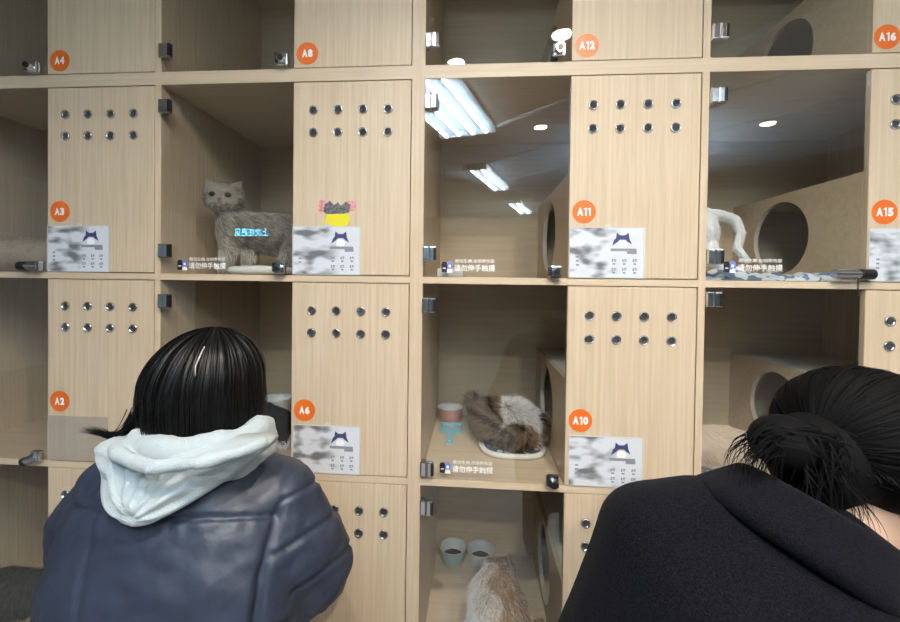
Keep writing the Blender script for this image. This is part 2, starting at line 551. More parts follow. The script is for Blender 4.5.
ceiling_light((4.2, -7.4, 2.955), 4, 'four-tube ceiling light at the far right of the room behind the photographer')  # second added fill lamp, also unseen, lifting the room and ceiling

def downlight(c, label, power):
    root = thing('downlight', c, label, 'ceiling spotlight', 'round spotlights on the ceiling')
    bm = bmesh.new()
    lathe(bm, [(0.06, 0.012), (0.075, 0.0), (0.077, -0.012), (0.061, -0.014), (0.059, -0.004)], c, 32)
    obj('lamp_ring', bm, 'lamp_metal', root, True)
    bm = bmesh.new()
    lathe(bm, [(0.059, -0.006), (0.054, -0.013), (0.02, -0.017)], c, 32)
    obj('lamp_lens', bm, 'downlight', root, True)
    ld = bpy.data.lights.new('downlight_beam', 'SPOT')
    ld.energy = power; ld.spot_size = math.radians(156); ld.spot_blend = 0.8; ld.shadow_soft_size = 0.004; ld.color = (1.0, 0.86, 0.70)
    lo = bpy.data.objects.new('downlight_beam', ld); COL.objects.link(lo)
    lo.parent = root; lo.location = (0, 0, -0.023)
    return root
root = ceiling_light((2.05, -3.5, 2.58), 4, 'four-tube uplight hung below the grey ceiling boards', up=True)  # uplight and wires added out of view to brighten the boards mirrored in the glass
for k_ in (-0.625, 0.625):
    bm = bmesh.new()
    q_ = Vector((2.05, -3.5, 2.52)) + TD * k_
    cyl(bm, q_, q_ + Vector((0, 0, 0.46)), 0.004, seg=8)
    obj('hanging_wire', bm, 'lamp_metal', root)
downlight((0.79, -2.72, 2.960), 'round spotlight mirrored in the upper part of the A11 door glass', FAR_SPOT_POWER)
downlight((2.858, -2.71, 2.960), 'round spotlight mirrored in the middle of the A15 door glass', FAR_SPOT_POWER)
downlight((0.69, -1.30, 2.985), 'round spotlight mirrored at the right edge of the A12 door glass', SPOT_POWER)
downlight((0.03, -1.585, 2.985), 'round spotlight mirrored low in the left of the A12 door glass', SPOT_POWER)

# cyan led sign on the far wall (seen mirrored in the A7 door)
root = thing('led_sign', (-5.40, -8.49, 2.61), 'cyan lit letter sign on the far wall mirrored in the A7 glass', 'sign')
bm = bmesh.new(); rbox(bm, -5.90, -4.90, -8.495, -8.46, 2.46, 2.76, 0.01); obj('sign_board', bm, 'black_plastic', root)
bm = bmesh.new(); add_text(bm, '上次在遇见', 0.20, (-5.40, -8.452, 2.61), 0.015, .88, flip=True); obj('sign_lettering', bm, 'led', root)

# ------------------------------------------------------------------ cabinets
ZF = {1: 0.2228, 2: 0.8464, 3: 1.47, 4: 2.1136}          # floors of the rows
XC = {'A': -1.66, 'B': -0.83, 'C': 0.02, 'D': 0.85}       # left clear edge of the columns
NUM = {('A', 1): 'A1', ('A', 2): 'A2', ('A', 3): 'A3', ('A', 4): 'A4', ('B', 1): 'A5', ('B', 2): 'A6', ('B', 3): 'A7', ('B', 4): 'A8',
       ('C', 1): 'A9', ('C', 2): 'A10', ('C', 3): 'A11', ('C', 4): 'A12', ('D', 1): 'A13', ('D', 2): 'A14', ('D', 3): 'A15', ('D', 4): 'A16'}

def grommet_mesh():
    bm = bmesh.new()
    lathe(bm, [(0.0145, -0.001), (0.0149, 0.002), (0.0139, 0.0044), (0.0120, 0.0050), (0.0105, 0.0038), (0.0101, 0.0016), (0.003, 0.0024)], (0, 0, 0), 24, 'Y', [0, 0, 0, 0, 0, 1, 1])
    bmesh.ops.recalc_face_normals(bm, faces=bm.faces[:])
    me = bpy.data.meshes.new('vent_grommet'); bm.to_mesh(me); bm.free()
    me.materials.append(M['chrome']); me.materials.append(M['steel_dark'])
    me.polygons.foreach_set('use_smooth', [True] * len(me.polygons))
    return me
GROM = grommet_mesh()

def hinge(x, z, parent, root):
    """chrome glass hinge clamped on the door edge"""
    bm = bmesh.new()
    rbox(bm, x - 0.019, x - 0.001, -0.014, 0.012, z - 0.022, z + 0.022, 0.003, 0)
    rbox(bm, x + 0.001, x + 0.021, -0.016, -0.002, z - 0.022, z + 0.022, 0.003, 0)
    cyl(bm, (x, -0.010, z - 0.021), (x, -0.010, z + 0.021), 0.0055, seg=14, mat=0)
    rbox(bm, x + 0.013, x + 0.022, -0.0175, -0.004, z - 0.019, z + 0.019, 0.002, 1)
    o = obj('hinge', bm, ['chrome', 'black_plastic'], parent)
    o['label'] = 'chrome glass hinge'

def lock(x, z, parent, kind):
    bm = bmesh.new()
    if kind == 'left':       # barrel pointing left
        rbox(bm, x - 0.004, x + 0.034, -0.024, -0.005, z - 0.017, z + 0.015, 0.004, 0)
        cyl(bm, (x - 0.012, -0.020, z - 0.001), (x + 0.030, -0.020, z - 0.001), 0.0125, seg=18, mat=0)
        cyl(bm, (x - 0.036, -0.020, z - 0.001), (x - 0.012, -0.020, z - 0.001), 0.0145, seg=18, mat=1)
    elif kind == 'right':
        rbox(bm, x - 0.034, x + 0.006, -0.024, -0.005, z - 0.017, z + 0.015, 0.004, 0)
        cyl(bm, (x - 0.05, -0.020, z), (x + 0.02, -0.020, z), 0.012, seg=18, mat=0)
        cyl(bm, (x + 0.018, -0.020, z), (x + 0.052, -0.020, z), 0.0145, seg=18, mat=1)
        cyl(bm, (x + 0.012, -0.022, z - 0.01), (x + 0.011, -0.023, z - 0.06), 0.002, seg=8, mat=1)
    elif kind == 'tilt':
        rbox(bm, x - 0.006, x + 0.024, -0.022, -0.005, z - 0.012, z + 0.022, 0.004, 0)
        cyl(bm, (x - 0.018, -0.027, z - 0.009), (x + 0.014, -0.018, z + 0.006), 0.012, seg=18, mat=0)
        cyl(bm, (x - 0.024, -0.029, z - 0.012), (x - 0.016, -0.0265, z - 0.008), 0.0135, seg=18, mat=1)
    else:                    # small block with a round cylinder facing the room
        rbox(bm, x - 0.017, x + 0.017, -0.020, -0.005, z - 0.018, z + 0.018, 0.004, 0)
        cyl(bm, (x, -0.034, z - 0.002), (x, -0.018, z - 0.002), 0.0125, seg=20, mat=0)
        cyl(bm, (x, -0.0365, z - 0.002), (x, -0.034, z - 0.002), 0.009, seg=20, mat=1)
        rbox(bm, x - 0.021, x - 0.012, -0.024, -0.006, z - 0.012, z + 0.016, 0.003, 1)
    o = obj('door_lock', bm, ['chrome', 'black_plastic'], parent)
    o['label'] = 'chrome and black door lock'

def glass_lettering(x, z, parent):
    """white warning lettering with the small black and blue pictures, on the face of the pane"""
    bm = bmesh.new()
    y = -0.0008
    add_text(bm, '请勿伸手触摸', 0.0205, (x, y, z), 0.012, 0.124, 0)
    add_text(bm, '我怕生病,也怕弄伤您', 0.0115, (x, y, z + 0.021), 0.006, 0.120, 0)
    bx = x - 0.092
    poly(bm, [(bx - .008, z - .014), (bx + .008, z - .014), (bx + .009, z + .010), (bx + .006, z + .018), (bx - .006, z + .018), (bx - .009, z + .010)], y, 1)
    poly(bm, [(bx - .005, z - .003), (bx + .005, z - .003), (bx + .004, z), (bx - .004, z)], y - .0004, 0)
    ux = x - 0.075
    poly(bm, [(ux - .008, z - .002), (ux + .008, z - .002), (ux + .009, z + .012), (ux + .003, z + .020), (ux - .003, z + .020), (ux - .009, z + .012)], y, 2)
    poly(bm, [(ux - .004, z + .001), (ux + .003, z + .001), (ux + .003, z + .009), (ux - .004, z + .009)], y - .0004, 0)
    poly(bm, [(ux - .009, z - .015), (ux + .008, z - .015), (ux + .007, z - .006), (ux, z - .004), (ux - .008, z - .006)], y, 0)
    o = obj('glass_lettering', bm, ['white_print', 'black_print', 'blue_print'], parent)
    o['label'] = 'white lettering on the glass'

def hole_board(bm, x, yc, zc, r, y0, y1, z0, z1, th, seg=64):
    """upright board in the y-z plane with a round hole"""
    angs = [2 * math.pi * i / seg for i in range(seg)]
    corners = [math.atan2(b - zc, a - yc) % (2 * math.pi) for a in (y0, y1) for b in (z0, z1)]
    angs = sorted(set(angs + corners))
    def rim(a):
        dy, dz = math.cos(a), math.sin(a); s = 1e9
        if dy > 1e-9: s = min(s, (y1 - yc) / dy)
        if dy < -1e-9: s = min(s, (y0 - yc) / dy)
        if dz > 1e-9: s = min(s, (z1 - zc) / dz)
        if dz < -1e-9: s = min(s, (z0 - zc) / dz)
        return yc + dy * s, zc + dz * s
    L = []
    for xx in (x, x + th):
        L.append(([bm.verts.new((xx, yc + r * math.cos(a), zc + r * math.sin(a))) for a in angs], [bm.verts.new((xx, *rim(a))) for a in angs]))
    n = len(angs)
    for i in range(n):
        j = (i + 1) % n
        for (inn, out) in L:
            bm.faces.new((inn[i], inn[j], out[j], out[i]))
        f = bm.faces.new((L[0][0][i], L[1][0][i], L[1][0][j], L[0][0][j])); f.material_index = 1
        bm.faces.new((L[0][1][i], L[1][1][i], L[1][1][j], L[0][1][j]))

HINGES = {'A8': [0.062], 'A7': [0.530, 0.073], 'A6': [0.536, 0.036], 'A12': [0.070], 'A11': [0.530, 0.070], 'A10': [0.537, 0.036], 'A9': [0.540, 0.04],
          'A15': [0.532, 0.068], 'A14': [0.568, 0.04], 'A16': [0.07], 'A3': [0.53, 0.07], 'A2': [0.53, 0.04], 'A1': [0.54, 0.04], 'A4': [0.07], 'A5': [0.54, 0.04], 'A13': [0.54, 0.04]}
LOCKS = {'A8': (0.408, 0.022, ''), 'A7': (0.404, 0.022, ''), 'A3': (0.398, 0.020, 'left'), 'A2': (0.405, 0.016, 'tilt'), 'A12': (0.398, 0.027, ''), 'A11': (0.397, 0.019, ''),
         'A10': (0.401, 0.019, ''), 'A15': (0.384, 0.022, 'right'), 'A6': (0.404, 0.02, ''), 'A14': (0.40, 0.02, ''), 'A1': (0.404, 0.02, ''), 'A5': (0.404, 0.02, ''), 'A9': (0.40, 0.02, ''), 'A4': (0.40, 0.02, '')}
LETTER = {'A7': (0.158, 0.0265), 'A11': (0.158, 0.0285), 'A10': (0.160, 0.036), 'A15': (0.150, 0.0375)}

def cabinet(x0, x1, cols, rows, label):
    zlo = ZF[rows[0]] - t
    zhi = ZF[rows[-1]] + H + t
    root = thing('cat_cabinet', (x0, 0, zlo if rows[0] > 1 else 0.0), label, 'cabinet', 'cat cabinets along the wall')
    m = XC[cols[1]] - t
    for a in (x0, x1 - t):
        bm = bmesh.new(); box(bm, a, a + t, 0, DEP, 0.0 if rows[0] == 1 else zlo, zhi); obj('side_panel', bm, 'oak_v', root)
    bm = bmesh.new(); box(bm, x0 + t, x1 - t, 0, DEP, zhi - t, zhi); obj('top_panel', bm, 'oak_h', root)
    bm = bmesh.new(); box(bm, x0 + t, x1 - t, 0, DEP, zlo, zlo + t); obj('bottom_panel', bm, 'oak_h', root)
    bm = bmesh.new(); box(bm, x0 + t, x1 - t, DEP, DEP + 0.012, zlo, zhi); obj('back_panel', bm, 'oak_in', root)
    if rows[0] == 1:
        bm = bmesh.new(); box(bm, x0 + t, x1 - t, 0.03, 0.048, 0, zlo); obj('plinth', bm, 'oak_h', root)
    for r in rows[:-1]:
        for a, b in ((x0 + t, m), (m + t, x1 - t)):
            bm = bmesh.new(); box(bm, a, b, 0, DEP, ZF[r] + H, ZF[r] + H + t); obj('shelf', bm, 'oak_h', root)
    bm = bmesh.new(); box(bm, m, m + t, 0, DEP, zlo + t, zhi - t); obj('divider', bm, 'oak_v', root)
    for c in cols:
        for r in rows:
            num = NUM[(c, r)]
            xl, z = XC[c], ZF[r]
            xp = xl + g
            # solid front panel over the nest
            gap = 0.003
            bm = bmesh.new()
            rbox(bm, xp, xl + C - gap, 0.0006, 0.018, z + gap, z + H - gap, 0.0008, 0, 1)
            fp = obj('front_panel', bm, 'oak_v', root)
            if r < 4:
                for kz in (0.514, 0.444):
                    for kx in range(4):
                        q = bpy.data.objects.new('vent_grommet', GROM); COL.objects.link(q)
                        q.parent = fp
                        q.location = Vector((xp + 0.064 + 0.0785 * kx, 0.0006, z + kz)) - ORIGIN[root.name]
                        if kx == 0 and kz > 0.5: q['label'] = 'chrome vent ring'
            sz = z + (0.199 if r < 4 else 0.046)
            if num not in ('A7', 'A5', 'A13', 'A9', 'A14'):
                sx = xp + (0.043 if num != 'A16' else 0.037)
                bm = bmesh.new()
                lathe(bm, [(0.0345, 0.0), (0.0345, 0.0006)], (sx, 0.0004, sz), 48, 'Y')
                add_number(bm, num, 0.0245, (sx, -0.0009, sz), 1)
                st = obj('number_sticker', bm, ['orange', 'white_print'], fp)
                st['label'] = 'round orange sticker reading ' + num
            # glass door
            bm = bmesh.new()
            box(bm, xl + 0.0015, xp - 0.002, 0.0, 0.006, z + 0.002, z + H - 0.002)
            gd = obj('glass_door', bm, 'glass', root)
            for hz in HINGES.get(num, []): hinge(xl + 0.020, z + hz, gd, root)
            if num in LOCKS:
                lx, lz, kind = LOCKS[num]; lock(xl + lx, z + lz, gd, kind)
            if num in LETTER:
                lx, lz = LETTER[num]; glass_lettering(xl + lx, z + lz, gd)
            # nest box behind the panel: board with a round hole, and its lid
            bm = bmesh.new()
            hole_board(bm, xp, 0.335, z + 0.159, 0.132, 0.0186, DEP, z, z + HB, 0.016)
            nb = obj('nest_partition', bm, ['oak_in', 'rim'], root)
            bm = bmesh.new(); box(bm, xp + 0.016, xl + C, 0.0186, DEP, z + HB - 0.016, z + HB)
            obj('nest_lid', bm, 'lid', root)
    return root
cabinet(-1.70 + t, 0.0, ('A', 'B'), (1, 2, 3), 'pale oak cat cabinet at the left, three rows with stickers A2, A3 and A6')
cabinet(-1.70 + t, 0.0, ('A', 'B'), (4,), 'pale oak cat cabinet at top left with stickers A4 and A8')
cabinet(0.0, 1.68, ('C', 'D'), (1, 2, 3), 'pale oak cat cabinet at the right, three rows with stickers A10, A11 and A15')
cabinet(0.0, 1.68, ('C', 'D'), (4,), 'pale oak cat cabinet at top right with stickers A12 and A16')

# ------------------------------------------------------------------ cards on the panels
def info_card(num, x, z, label):
    root = thing('information_card', (x, -0.001, z), label, 'card', 'information cards on the panels')
    w, h = 0.212, 0.147
    bm = bmesh.new(); rbox(bm, x, x + w, -0.0022, -0.0002, z, z + h, 0.0006, 0, 1)
    sh = obj('card_sheet', bm, 'card', root, loc=(x, -0.001, z))
    bm = bmesh.new(); y = -0.0026
    cx, cz = x + 0.152, z + 0.108
    # small round-headed cat figure with two dark ears
    poly(bm, [(cx + a_, cz + b_) for a_, b_ in ((-.030, -.014), (-.024, .004), (-.019, .008), (-.017, .025), (-.007, .017), (.007, .017), (.017, .025), (.020, .006), (.027, -.010), (.014, -.002), (.008, .004), (-.008, .004), (-.015, -.003))], y, 0)
    poly(bm, [(cx - .014 * math.cos(q), cz - .012 + .012 * math.sin(q)) for q in [i * math.pi / 8 for i in range(-2, 11)]], y - .0003, 1)
    obj('card_logo', bm, ['navy_print', 'white_print'], root)
    bm = bmesh.new()
    poly(bm, [(x + .118, z + .078), (x + .192, z + .078), (x + .192, z + .086), (x + .118, z + .086)], y, 2)
    poly(bm, [(x + .165, z + .070), (x + .193, z + .070), (x + .193, z + .080), (x + .165, z + .080)], y - .0002, 2)
    for kz in range(2):
        for kx in range(3):
            a, b = x + .122 + .030 * kx, z + .046 - .026 * kz
            for (u0, v0, u1, v1) in ((0, 0, .004, .009), (.006, .004, .012, .009), (.002, -.008, .010, -.003), (.005, .001, .013, .0025)):
                poly(bm, [(a + u0, b + v0), (a + u1, b + v0), (a + u1, b + v1), (a + u0, b + v1)], y, 2)
    for k in range(3):
        poly(bm, [(x + .018, z + .034 + .012 * k), (x + .027, z + .034 + .012 * k), (x + .027, z + .039 + .012 * k), (x + .018, z + .039 + .012 * k)], y, 2)
    obj('card_print', bm, ['navy_print', 'white_print', 'grey_print'], root)['kind'] = 'stuff'
    bm = bmesh.new()
    for a0, a1, b0, b1 in ((-.002, 0.0, -.001, h + .001), (w, w + .004, -.001, h + .001), (0, w, -.002, 0), (0, w, h, h + .002)):
        box(bm, x + a0, x + a1, -.0030, -.0002, z + b0, z + b1)
    lathe(bm, [(0.010, 0.0002), (0.010, 0.0020)], (x + w * .52, 0, z + h + .001), 20, 'Y')
    obj('card_sleeve', bm, 'acrylic', root)
for num, x, z, lab in (('A3', -1.2196, 1.4745, 'white information card under the A3 sticker'), ('A7', -0.3896, 1.4745, 'white information card touching the yellow and pink sticker on its top edge'),
                       ('A6', -0.3846, 0.8515, 'white information card under the A6 sticker beside the blue jacket'), ('A11', 0.4604, 1.4745, 'white information card under the A11 sticker'),
                       ('A10', 0.4684, 0.8520, 'white information card under the A10 sticker'), ('A15', 1.2914, 1.4745, 'white information card under the A15 sticker at the right edge'),
                       ('A1', -1.2196, 0.2280, 'white information card low at the left edge, half behind the blue jacket')):
    info_card(num, x, z, lab)
# empty holder under A2
bm = bmesh.new(); rbox(bm, -1.222, -1.008, -0.004, -0.0004, 0.851, 0.998, 0.001, 0, 1)
tag(obj('card_holder', bm, 'sleeve', loc=(-1.222, 0, 0.851)), 'empty clear card holder under the A2 sticker', 'card holder')

# blurred little sticker above the A7 card
M['blot'] = plain('yellow blot', (0.74, 0.66, 0.02), 0.5)
M['blot_pink'] = plain('pink blot', (0.66, 0.27, 0.30), 0.5, var=0.35, vscale=90)
M['blot_grey'] = plain('charcoal blot', (0.12, 0.12, 0.13), 0.5, var=0.7, vscale=120)
root = thing('picture_sticker', (-0.25, 0, 1.665), 'small yellow, pink and charcoal sticker above the A7 card', 'sticker')
def blotch(pts, mat, y, jag, name):
    bm = bmesh.new()
    P = []
    n = len(pts)
    for i in range(n):
        a, b = pts[i], pts[(i + 1) % n]
        for k in range(4):
            f = k / 4
            P.append((a[0] + (b[0] - a[0]) * f + random.uniform(-jag, jag), a[1] + (b[1] - a[1]) * f + random.uniform(-jag, jag)))
    top = [bm.verts.new((x, y, z)) for x, z in P]
    bot = [bm.verts.new((x, 0.0004, z)) for x, z in P]
    bm.faces.new(top); bm.faces.new(bot[::-1])
    for i in range(len(P)):
        j = (i + 1) % len(P); bm.faces.new((top[i], bot[i], bot[j], top[j]))
    obj(name, bm, mat, root)
blotch([(-.290, 1.622), (-.222, 1.622), (-.208, 1.642), (-.216, 1.666), (-.250, 1.672), (-.284, 1.664)], 'blot', -0.0008, .0015, 'sticker_base')
blotch([(-.314, 1.676), (-.306, 1.668), (-.288, 1.670), (-.286, 1.704), (-.304, 1.706), (-.308, 1.690)], 'blot_pink', -0.0006, .0018, 'sticker_wing')
blotch([(-.216, 1.668), (-.198, 1.672), (-.190, 1.686), (-.196, 1.702), (-.216, 1.704)], 'blot_pink', -0.0006, .0018, 'sticker_wing')
blotch([(-.294, 1.672), (-.286, 1.662), (-.214, 1.664), (-.208, 1.690), (-.222, 1.700), (-.236, 1.688), (-.248, 1.698), (-.262, 1.690), (-.274, 1.702), (-.290, 1.690)], 'blot_grey', -0.0010, .0018, 'sticker_body')

# ------------------------------------------------------------------ things in the cells
def bowl(name, c, r, h, outer, inner, label, food=True, ribs=False, group='cat bowls in the cells'):
    root = thing(name, c, label, 'bowl', group)
    bm = bmesh.new()
    prof = [(r * .70, 0.0), (r * .74, .002), (r * .84, h * .45), (r * .97, h * .93), (r, h), (r * .95, h), (r * .86, h * .55), (r * .72, h * .22), (r * .3, h * .18)]
    lathe(bm, prof, c, 48, 'Z', [0, 0, 0, 0, 1, 1, 1, 1, 1])
    if ribs:
        for v in bm.verts:
            d = v.co - Vector(c); a = math.atan2(d.y, d.x)
            if d.z < h * .95 and math.hypot(d.x, d.y) > r * .72:
                s = 1 + .02 * math.cos(a * 24); v.co.x = c[0] + d.x * s; v.co.y = c[1] + d.y * s
    obj('bowl_shell', bm, [outer, inner], root, True)
    if food:
        bm = bmesh.new()
        lathe(bm, [(r * .76, h * .34), (r * .6, h * .40), (r * .2, h * .44)], c, 32)
        for v in bm.verts: v.co.z += noise.noise(v.co * 140) * .005
        obj('dry_food', bm, 'kibble', root)
    return root
bowl('food_bowl', (0.080, 0.520, ZF[2]), 0.056, 0.064, 'bowl_pink', 'bowl_rim', 'pink bowl behind the blue scoop in the A10 cell')
bowl('water_bowl', (0.196, 0.540, ZF[2]), 0.052, 0.060, 'bowl_white', 'bowl_rim', 'pale bowl half hidden behind the tabby cat in the A10 cell')
bowl('water_bowl', (0.100, 0.535, ZF[1]), 0.060, 0.066, 'bowl_blue', 'bowl_rim', 'pale blue bowl, left one of the two below the A10 cell')
bowl('food_bowl', (0.222, 0.530, ZF[1]), 0.060, 0.066, 'bowl_grey', 'bowl_grey', 'grey white bowl of dark food, right one of the two below the A10 cell')
bowl('water_bowl', (-0.690, 0.50, ZF[2]), 0.064, 0.085, 'bowl_white', 'bowl_white', 'white ribbed bowl beside the woman\'s hair in the A6 cell', food=False, ribs=True)

# litter scoop lying in A10
root = thing('litter_scoop', (0.09, 0.36, ZF[2]), 'light blue litter scoop lying on the floor of the A10 cell', 'scoop')
bm = bmesh.new()
z0 = ZF[2] + 0.001
rbox(bm, 0.048, 0.134, 0.372, 0.415, z0, z0 + .007, .002)
for k in range(7):
    xx = 0.048 + k * 0.0132
    rbox(bm, xx, xx + 0.0068, 0.410, 0.468, z0, z0 + .006, .0015)
rbox(bm, 0.048, 0.134, 0.462, 0.470, z0, z0 + .012, .002)
rbox(bm, 0.046, 0.052, 0.372, 0.470, z0, z0 + .016, .002); rbox(bm, 0.130, 0.136, 0.372, 0.470, z0, z0 + .016, .002)
obj('scoop_head', bm, 'scoop', root)
bm = bmesh.new()
rbox(bm, 0.080, 0.106, 0.262, 0.376, z0, z0 + .009, .004)
cyl(bm, (0.093, 0.278, z0 + .0085), (0.093, 0.278, z0 + .0098), .005, seg=16, mat=1)
obj('scoop_handle', bm, ['scoop', 'bowl_rim'], root)

def pad(name, c, rx, ry, h, mats, parent=None, p=3.2, n=64, rings=14, lump=0.0, piping=None, pipe_mat=None):
    bm = bmesh.new()
    vs = []
    for side in (1, -1):
        L = []
        for k in range(rings + 1):
            f = k / rings
            ring = []
            for i in range(n):
                a = 2 * math.pi * i / n
                ca, sa = math.cos(a), math.sin(a)
                s = (abs(ca) ** p + abs(sa) ** p) ** (-1 / p)
                x, y = rx * f * s * ca, ry * f * s * sa
                z = h * .5 * (1 + side * (1 - f ** 6) ** .5) if side > 0 else h * .5 * (1 - (1 - f ** 6) ** .5)
                z += lump * noise.noise(Vector((c[0] + x, c[1] + y, 0)) * 22) * (1 if side > 0 else 0) * (1 - f ** 8)
                ring.append(bm.verts.new((c[0] + x, c[1] + y, c[2] + z)))
            L.append(ring)
        for k in range(rings):
            for i in range(n):
                j = (i + 1) % n
                bm.faces.new((L[k][i], L[k][j], L[k + 1][j], L[k + 1][i]))
    bmesh.ops.remove_doubles(bm, verts=bm.verts[:], dist=1e-5)
    o = obj(name, bm, mats, parent, True)
    return o

def ring_tube(bm, c, rx, ry, r, p=3.2, n=72, z=0):
    pts = []
    for i in range(n):
        a = 2 * math.pi * i / n
        ca, sa = math.cos(a), math.sin(a)
        s = (abs(ca) ** p + abs(sa) ** p) ** (-1 / p)
        pts.append(Vector((c[0] + rx * s * ca, c[1] + ry * s * sa, c[2] + z)))
    rings = []
    for i in range(n):
        tg = (pts[(i + 1) % n] - pts[i - 1]).normalized(); nn = tg.cross(Vector((0, 0, 1)))
        rings.append([bm.verts.new(pts[i] + (nn * math.cos(b) + Vector((0, 0, 1)) * math.sin(b)) * r) for b in [2 * math.pi * k / 8 for k in range(8)]])
    for i in range(n):
        for k in range(8):
            bm.faces.new((rings[i][k], rings[(i + 1) % n][k], rings[(i + 1) % n][(k + 1) % 8], rings[i][(k + 1) % 8]))

MC = (0.325, 0.300, ZF[2])
root = thing('cat_mat', MC, 'navy flowered cat mat with white edge under the fluffy cat in A10', 'mat')
pad('mat_cushion', MC, 0.112, 0.132, 0.016, 'mat_pattern', root)
bm = bmesh.new(); ring_tube(bm, MC, 0.114, 0.134, 0.010, z=0.010); obj('mat_edge', bm, 'white_cloth', root, True)

# white pad on the floor of A7
root_pad = tag(pad('cat_pad', (-0.545, 0.10, ZF[3]), 0.105, 0.075, 0.030, 'white_cloth', lump=0.004), 'white pad on the floor behind the A7 cat\'s front legs', 'pad')
# white tray in A11
bm = bmesh.new()
rbox(bm, 0.062, 0.142, 0.03, 0.13, ZF[3] + .0005, ZF[3] + .006, .002)
for q in ((0.062, 0.142, 0.03, 0.034), (0.062, 0.142, 0.126, 0.13), (0.062, 0.066, 0.034, 0.126), (0.138, 0.142, 0.034, 0.126)):
    rbox(bm, *q, ZF[3] + .0005, ZF[3] + .027, .0012)
tag(obj('tray', bm, 'white_cloth', loc=(0.1, 0.08, ZF[3])), 'small white tray behind the lettering in the A11 cell', 'tray')

# blue and white blanket in A15
bm = bmesh.new()
NX, NY = 90, 24
grid = []
for top in (1, 0):
    G = []
    for i in range(NX + 1):
        row = []
        for j in range(NY + 1):
            x = 0.858 + 0.415 * i / NX; y = 0.03 + 0.17 * j / NY + 0.012 * noise.noise(Vector((i * .12, 3, j * .05)))
            e = min(i, NX - i, j * 2, (NY - j) * 2) / 6; e = min(1, e)
            h = (0.012 + 0.030 * max(0, noise.noise(Vector((x * 13, y * 16, 2.0))) + .15) + 0.010 * noise.noise(Vector((x * 45, y * 40, 5)))) * math.sqrt(e)
            z = ZF[3] + 0.001 + (0.003 + max(0, h) if top else 0)
            row.append(bm.verts.new((x, y, z)))
        G.append(row)
    grid.append(G)
for G in grid:
    for i in range(NX):
        for j in range(NY): bm.faces.new((G[i][j], G[i + 1][j], G[i + 1][j + 1], G[i][j + 1]))
for i in range(NX):
    for j in (0, NY): bm.faces.new((grid[0][i][j], grid[0][i + 1][j], grid[1][i + 1][j], grid[1][i][j]))
for j in range(NY):
    for i in (0, NX): bm.faces.new((grid[0][i][j], grid[0][i][j + 1], grid[1][i][j + 1], grid[1][i][j]))
tag(obj('blanket', bm, 'blanket_pattern', smooth=True, loc=(1.06, 0.1, ZF[3])), 'crumpled blue and white blanket along the front of the A15 cell', 'blanket')

# ------------------------------------------------------------------ cats
def V(*a): return Vector(a)
def cat_head(c, r, fwd, up=(0, 0, 1), wide=1.12):
    """shapes of a round cat head; returns shapes and a local->world matrix (x right, y forward, z up)"""
    f = Vector(fwd).normalized(); rt = f.cross(Vector(up)).normalized(); u = rt.cross(f)
    m = Matrix(((rt.x, f.x, u.x, c[0]), (rt.y, f.y, u.y, c[1]), (rt.z, f.z, u.z, c[2]), (0, 0, 0, 1)))
    R3 = m.to_3x3()
    w = lambda x, y, z: m @ Vector((x * r, y * r, z * r))
    S = [('e', w(0, 0, 0), (r * wide, r * .95, r * .92), R3),
         ('e', w(.42, .35, -.35), (r * .52, r * .5, r * .42), R3), ('e', w(-.42, .35, -.35), (r * .52, r * .5, r * .42), R3),
         ('e', w(.19, .86, -.34), (r * .26, r * .22, r * .2), R3), ('e', w(-.19, .86, -.34), (r * .26, r * .22, r * .2), R3),
         ('c', w(0, .80, .05), r * .13, w(0, 1.0, -.18), r * .12), ('e', w(0, .72, -.55), (r * .25, r * .25, r * .16), R3)]
    for s in (-1, 1):
        S.append(('h', [(w(s * .38, .05, .72), r * .10), (w(s * .98, .02, .34), r * .10), (w(s * .66, -.16, .5), r * .10), (w(s * .96, .06, 1.10), r * .05)]))
    return S, m, w

def cat_face(w, r, parent, m, iris='iris_amber'):
    R3 = m.to_3x3()
    for s in (-1, 1):
        bm = bmesh.new()
        add_ellipsoid(bm, w(s * .40, .82, .10), (r * .2, r * .16, r * .155), R3)
        for f in bm.faces: f.material_index = 0
        k = len(bm.faces)
        add_ellipsoid(bm, w(s * .40, .93, .10), (r * .11, r * .075, r * .13), R3)
        bm.faces.ensure_lookup_table()
        for f in bm.faces[k:]: f.material_index = 1
        obj('cat_eye', bm, [iris, 'black_print'], parent, True)
    bm = bmesh.new(); add_ellipsoid(bm, w(0, 1.08, -.16), (r * .12, r * .07, r * .075), R3); obj('cat_nose', bm, 'cat_pink', parent, True)
    bm = bmesh.new(); add_capsule(bm, w(0, 1.06, -.24), r * .018, w(0, 1.04, -.36), r * .018)
    for s in (-1, 1): add_capsule(bm, w(0, 1.04, -.36), r * .018, w(s * .20, .98, -.46), r * .014)
    obj('cat_mouth', bm, 'black_print', parent, True)

def cat(name, loc, shapes, voxel, label, skin, fur_args, smooth=3):
    root = thing(name, loc, label, 'cat', 'cats in the cells')
    me = blob(shapes, voxel, smooth)
    src = me.copy()
    body = link('cat_body', me, skin, root, True)
    coat_fur(src, *fur_args[:-1], root, **fur_args[-1])
    bpy.data.meshes.remove(src)
    return root
def const_flow(v):
    v = np.array(v, float)
    return lambda P: np.tile(v, (len(P), 1))

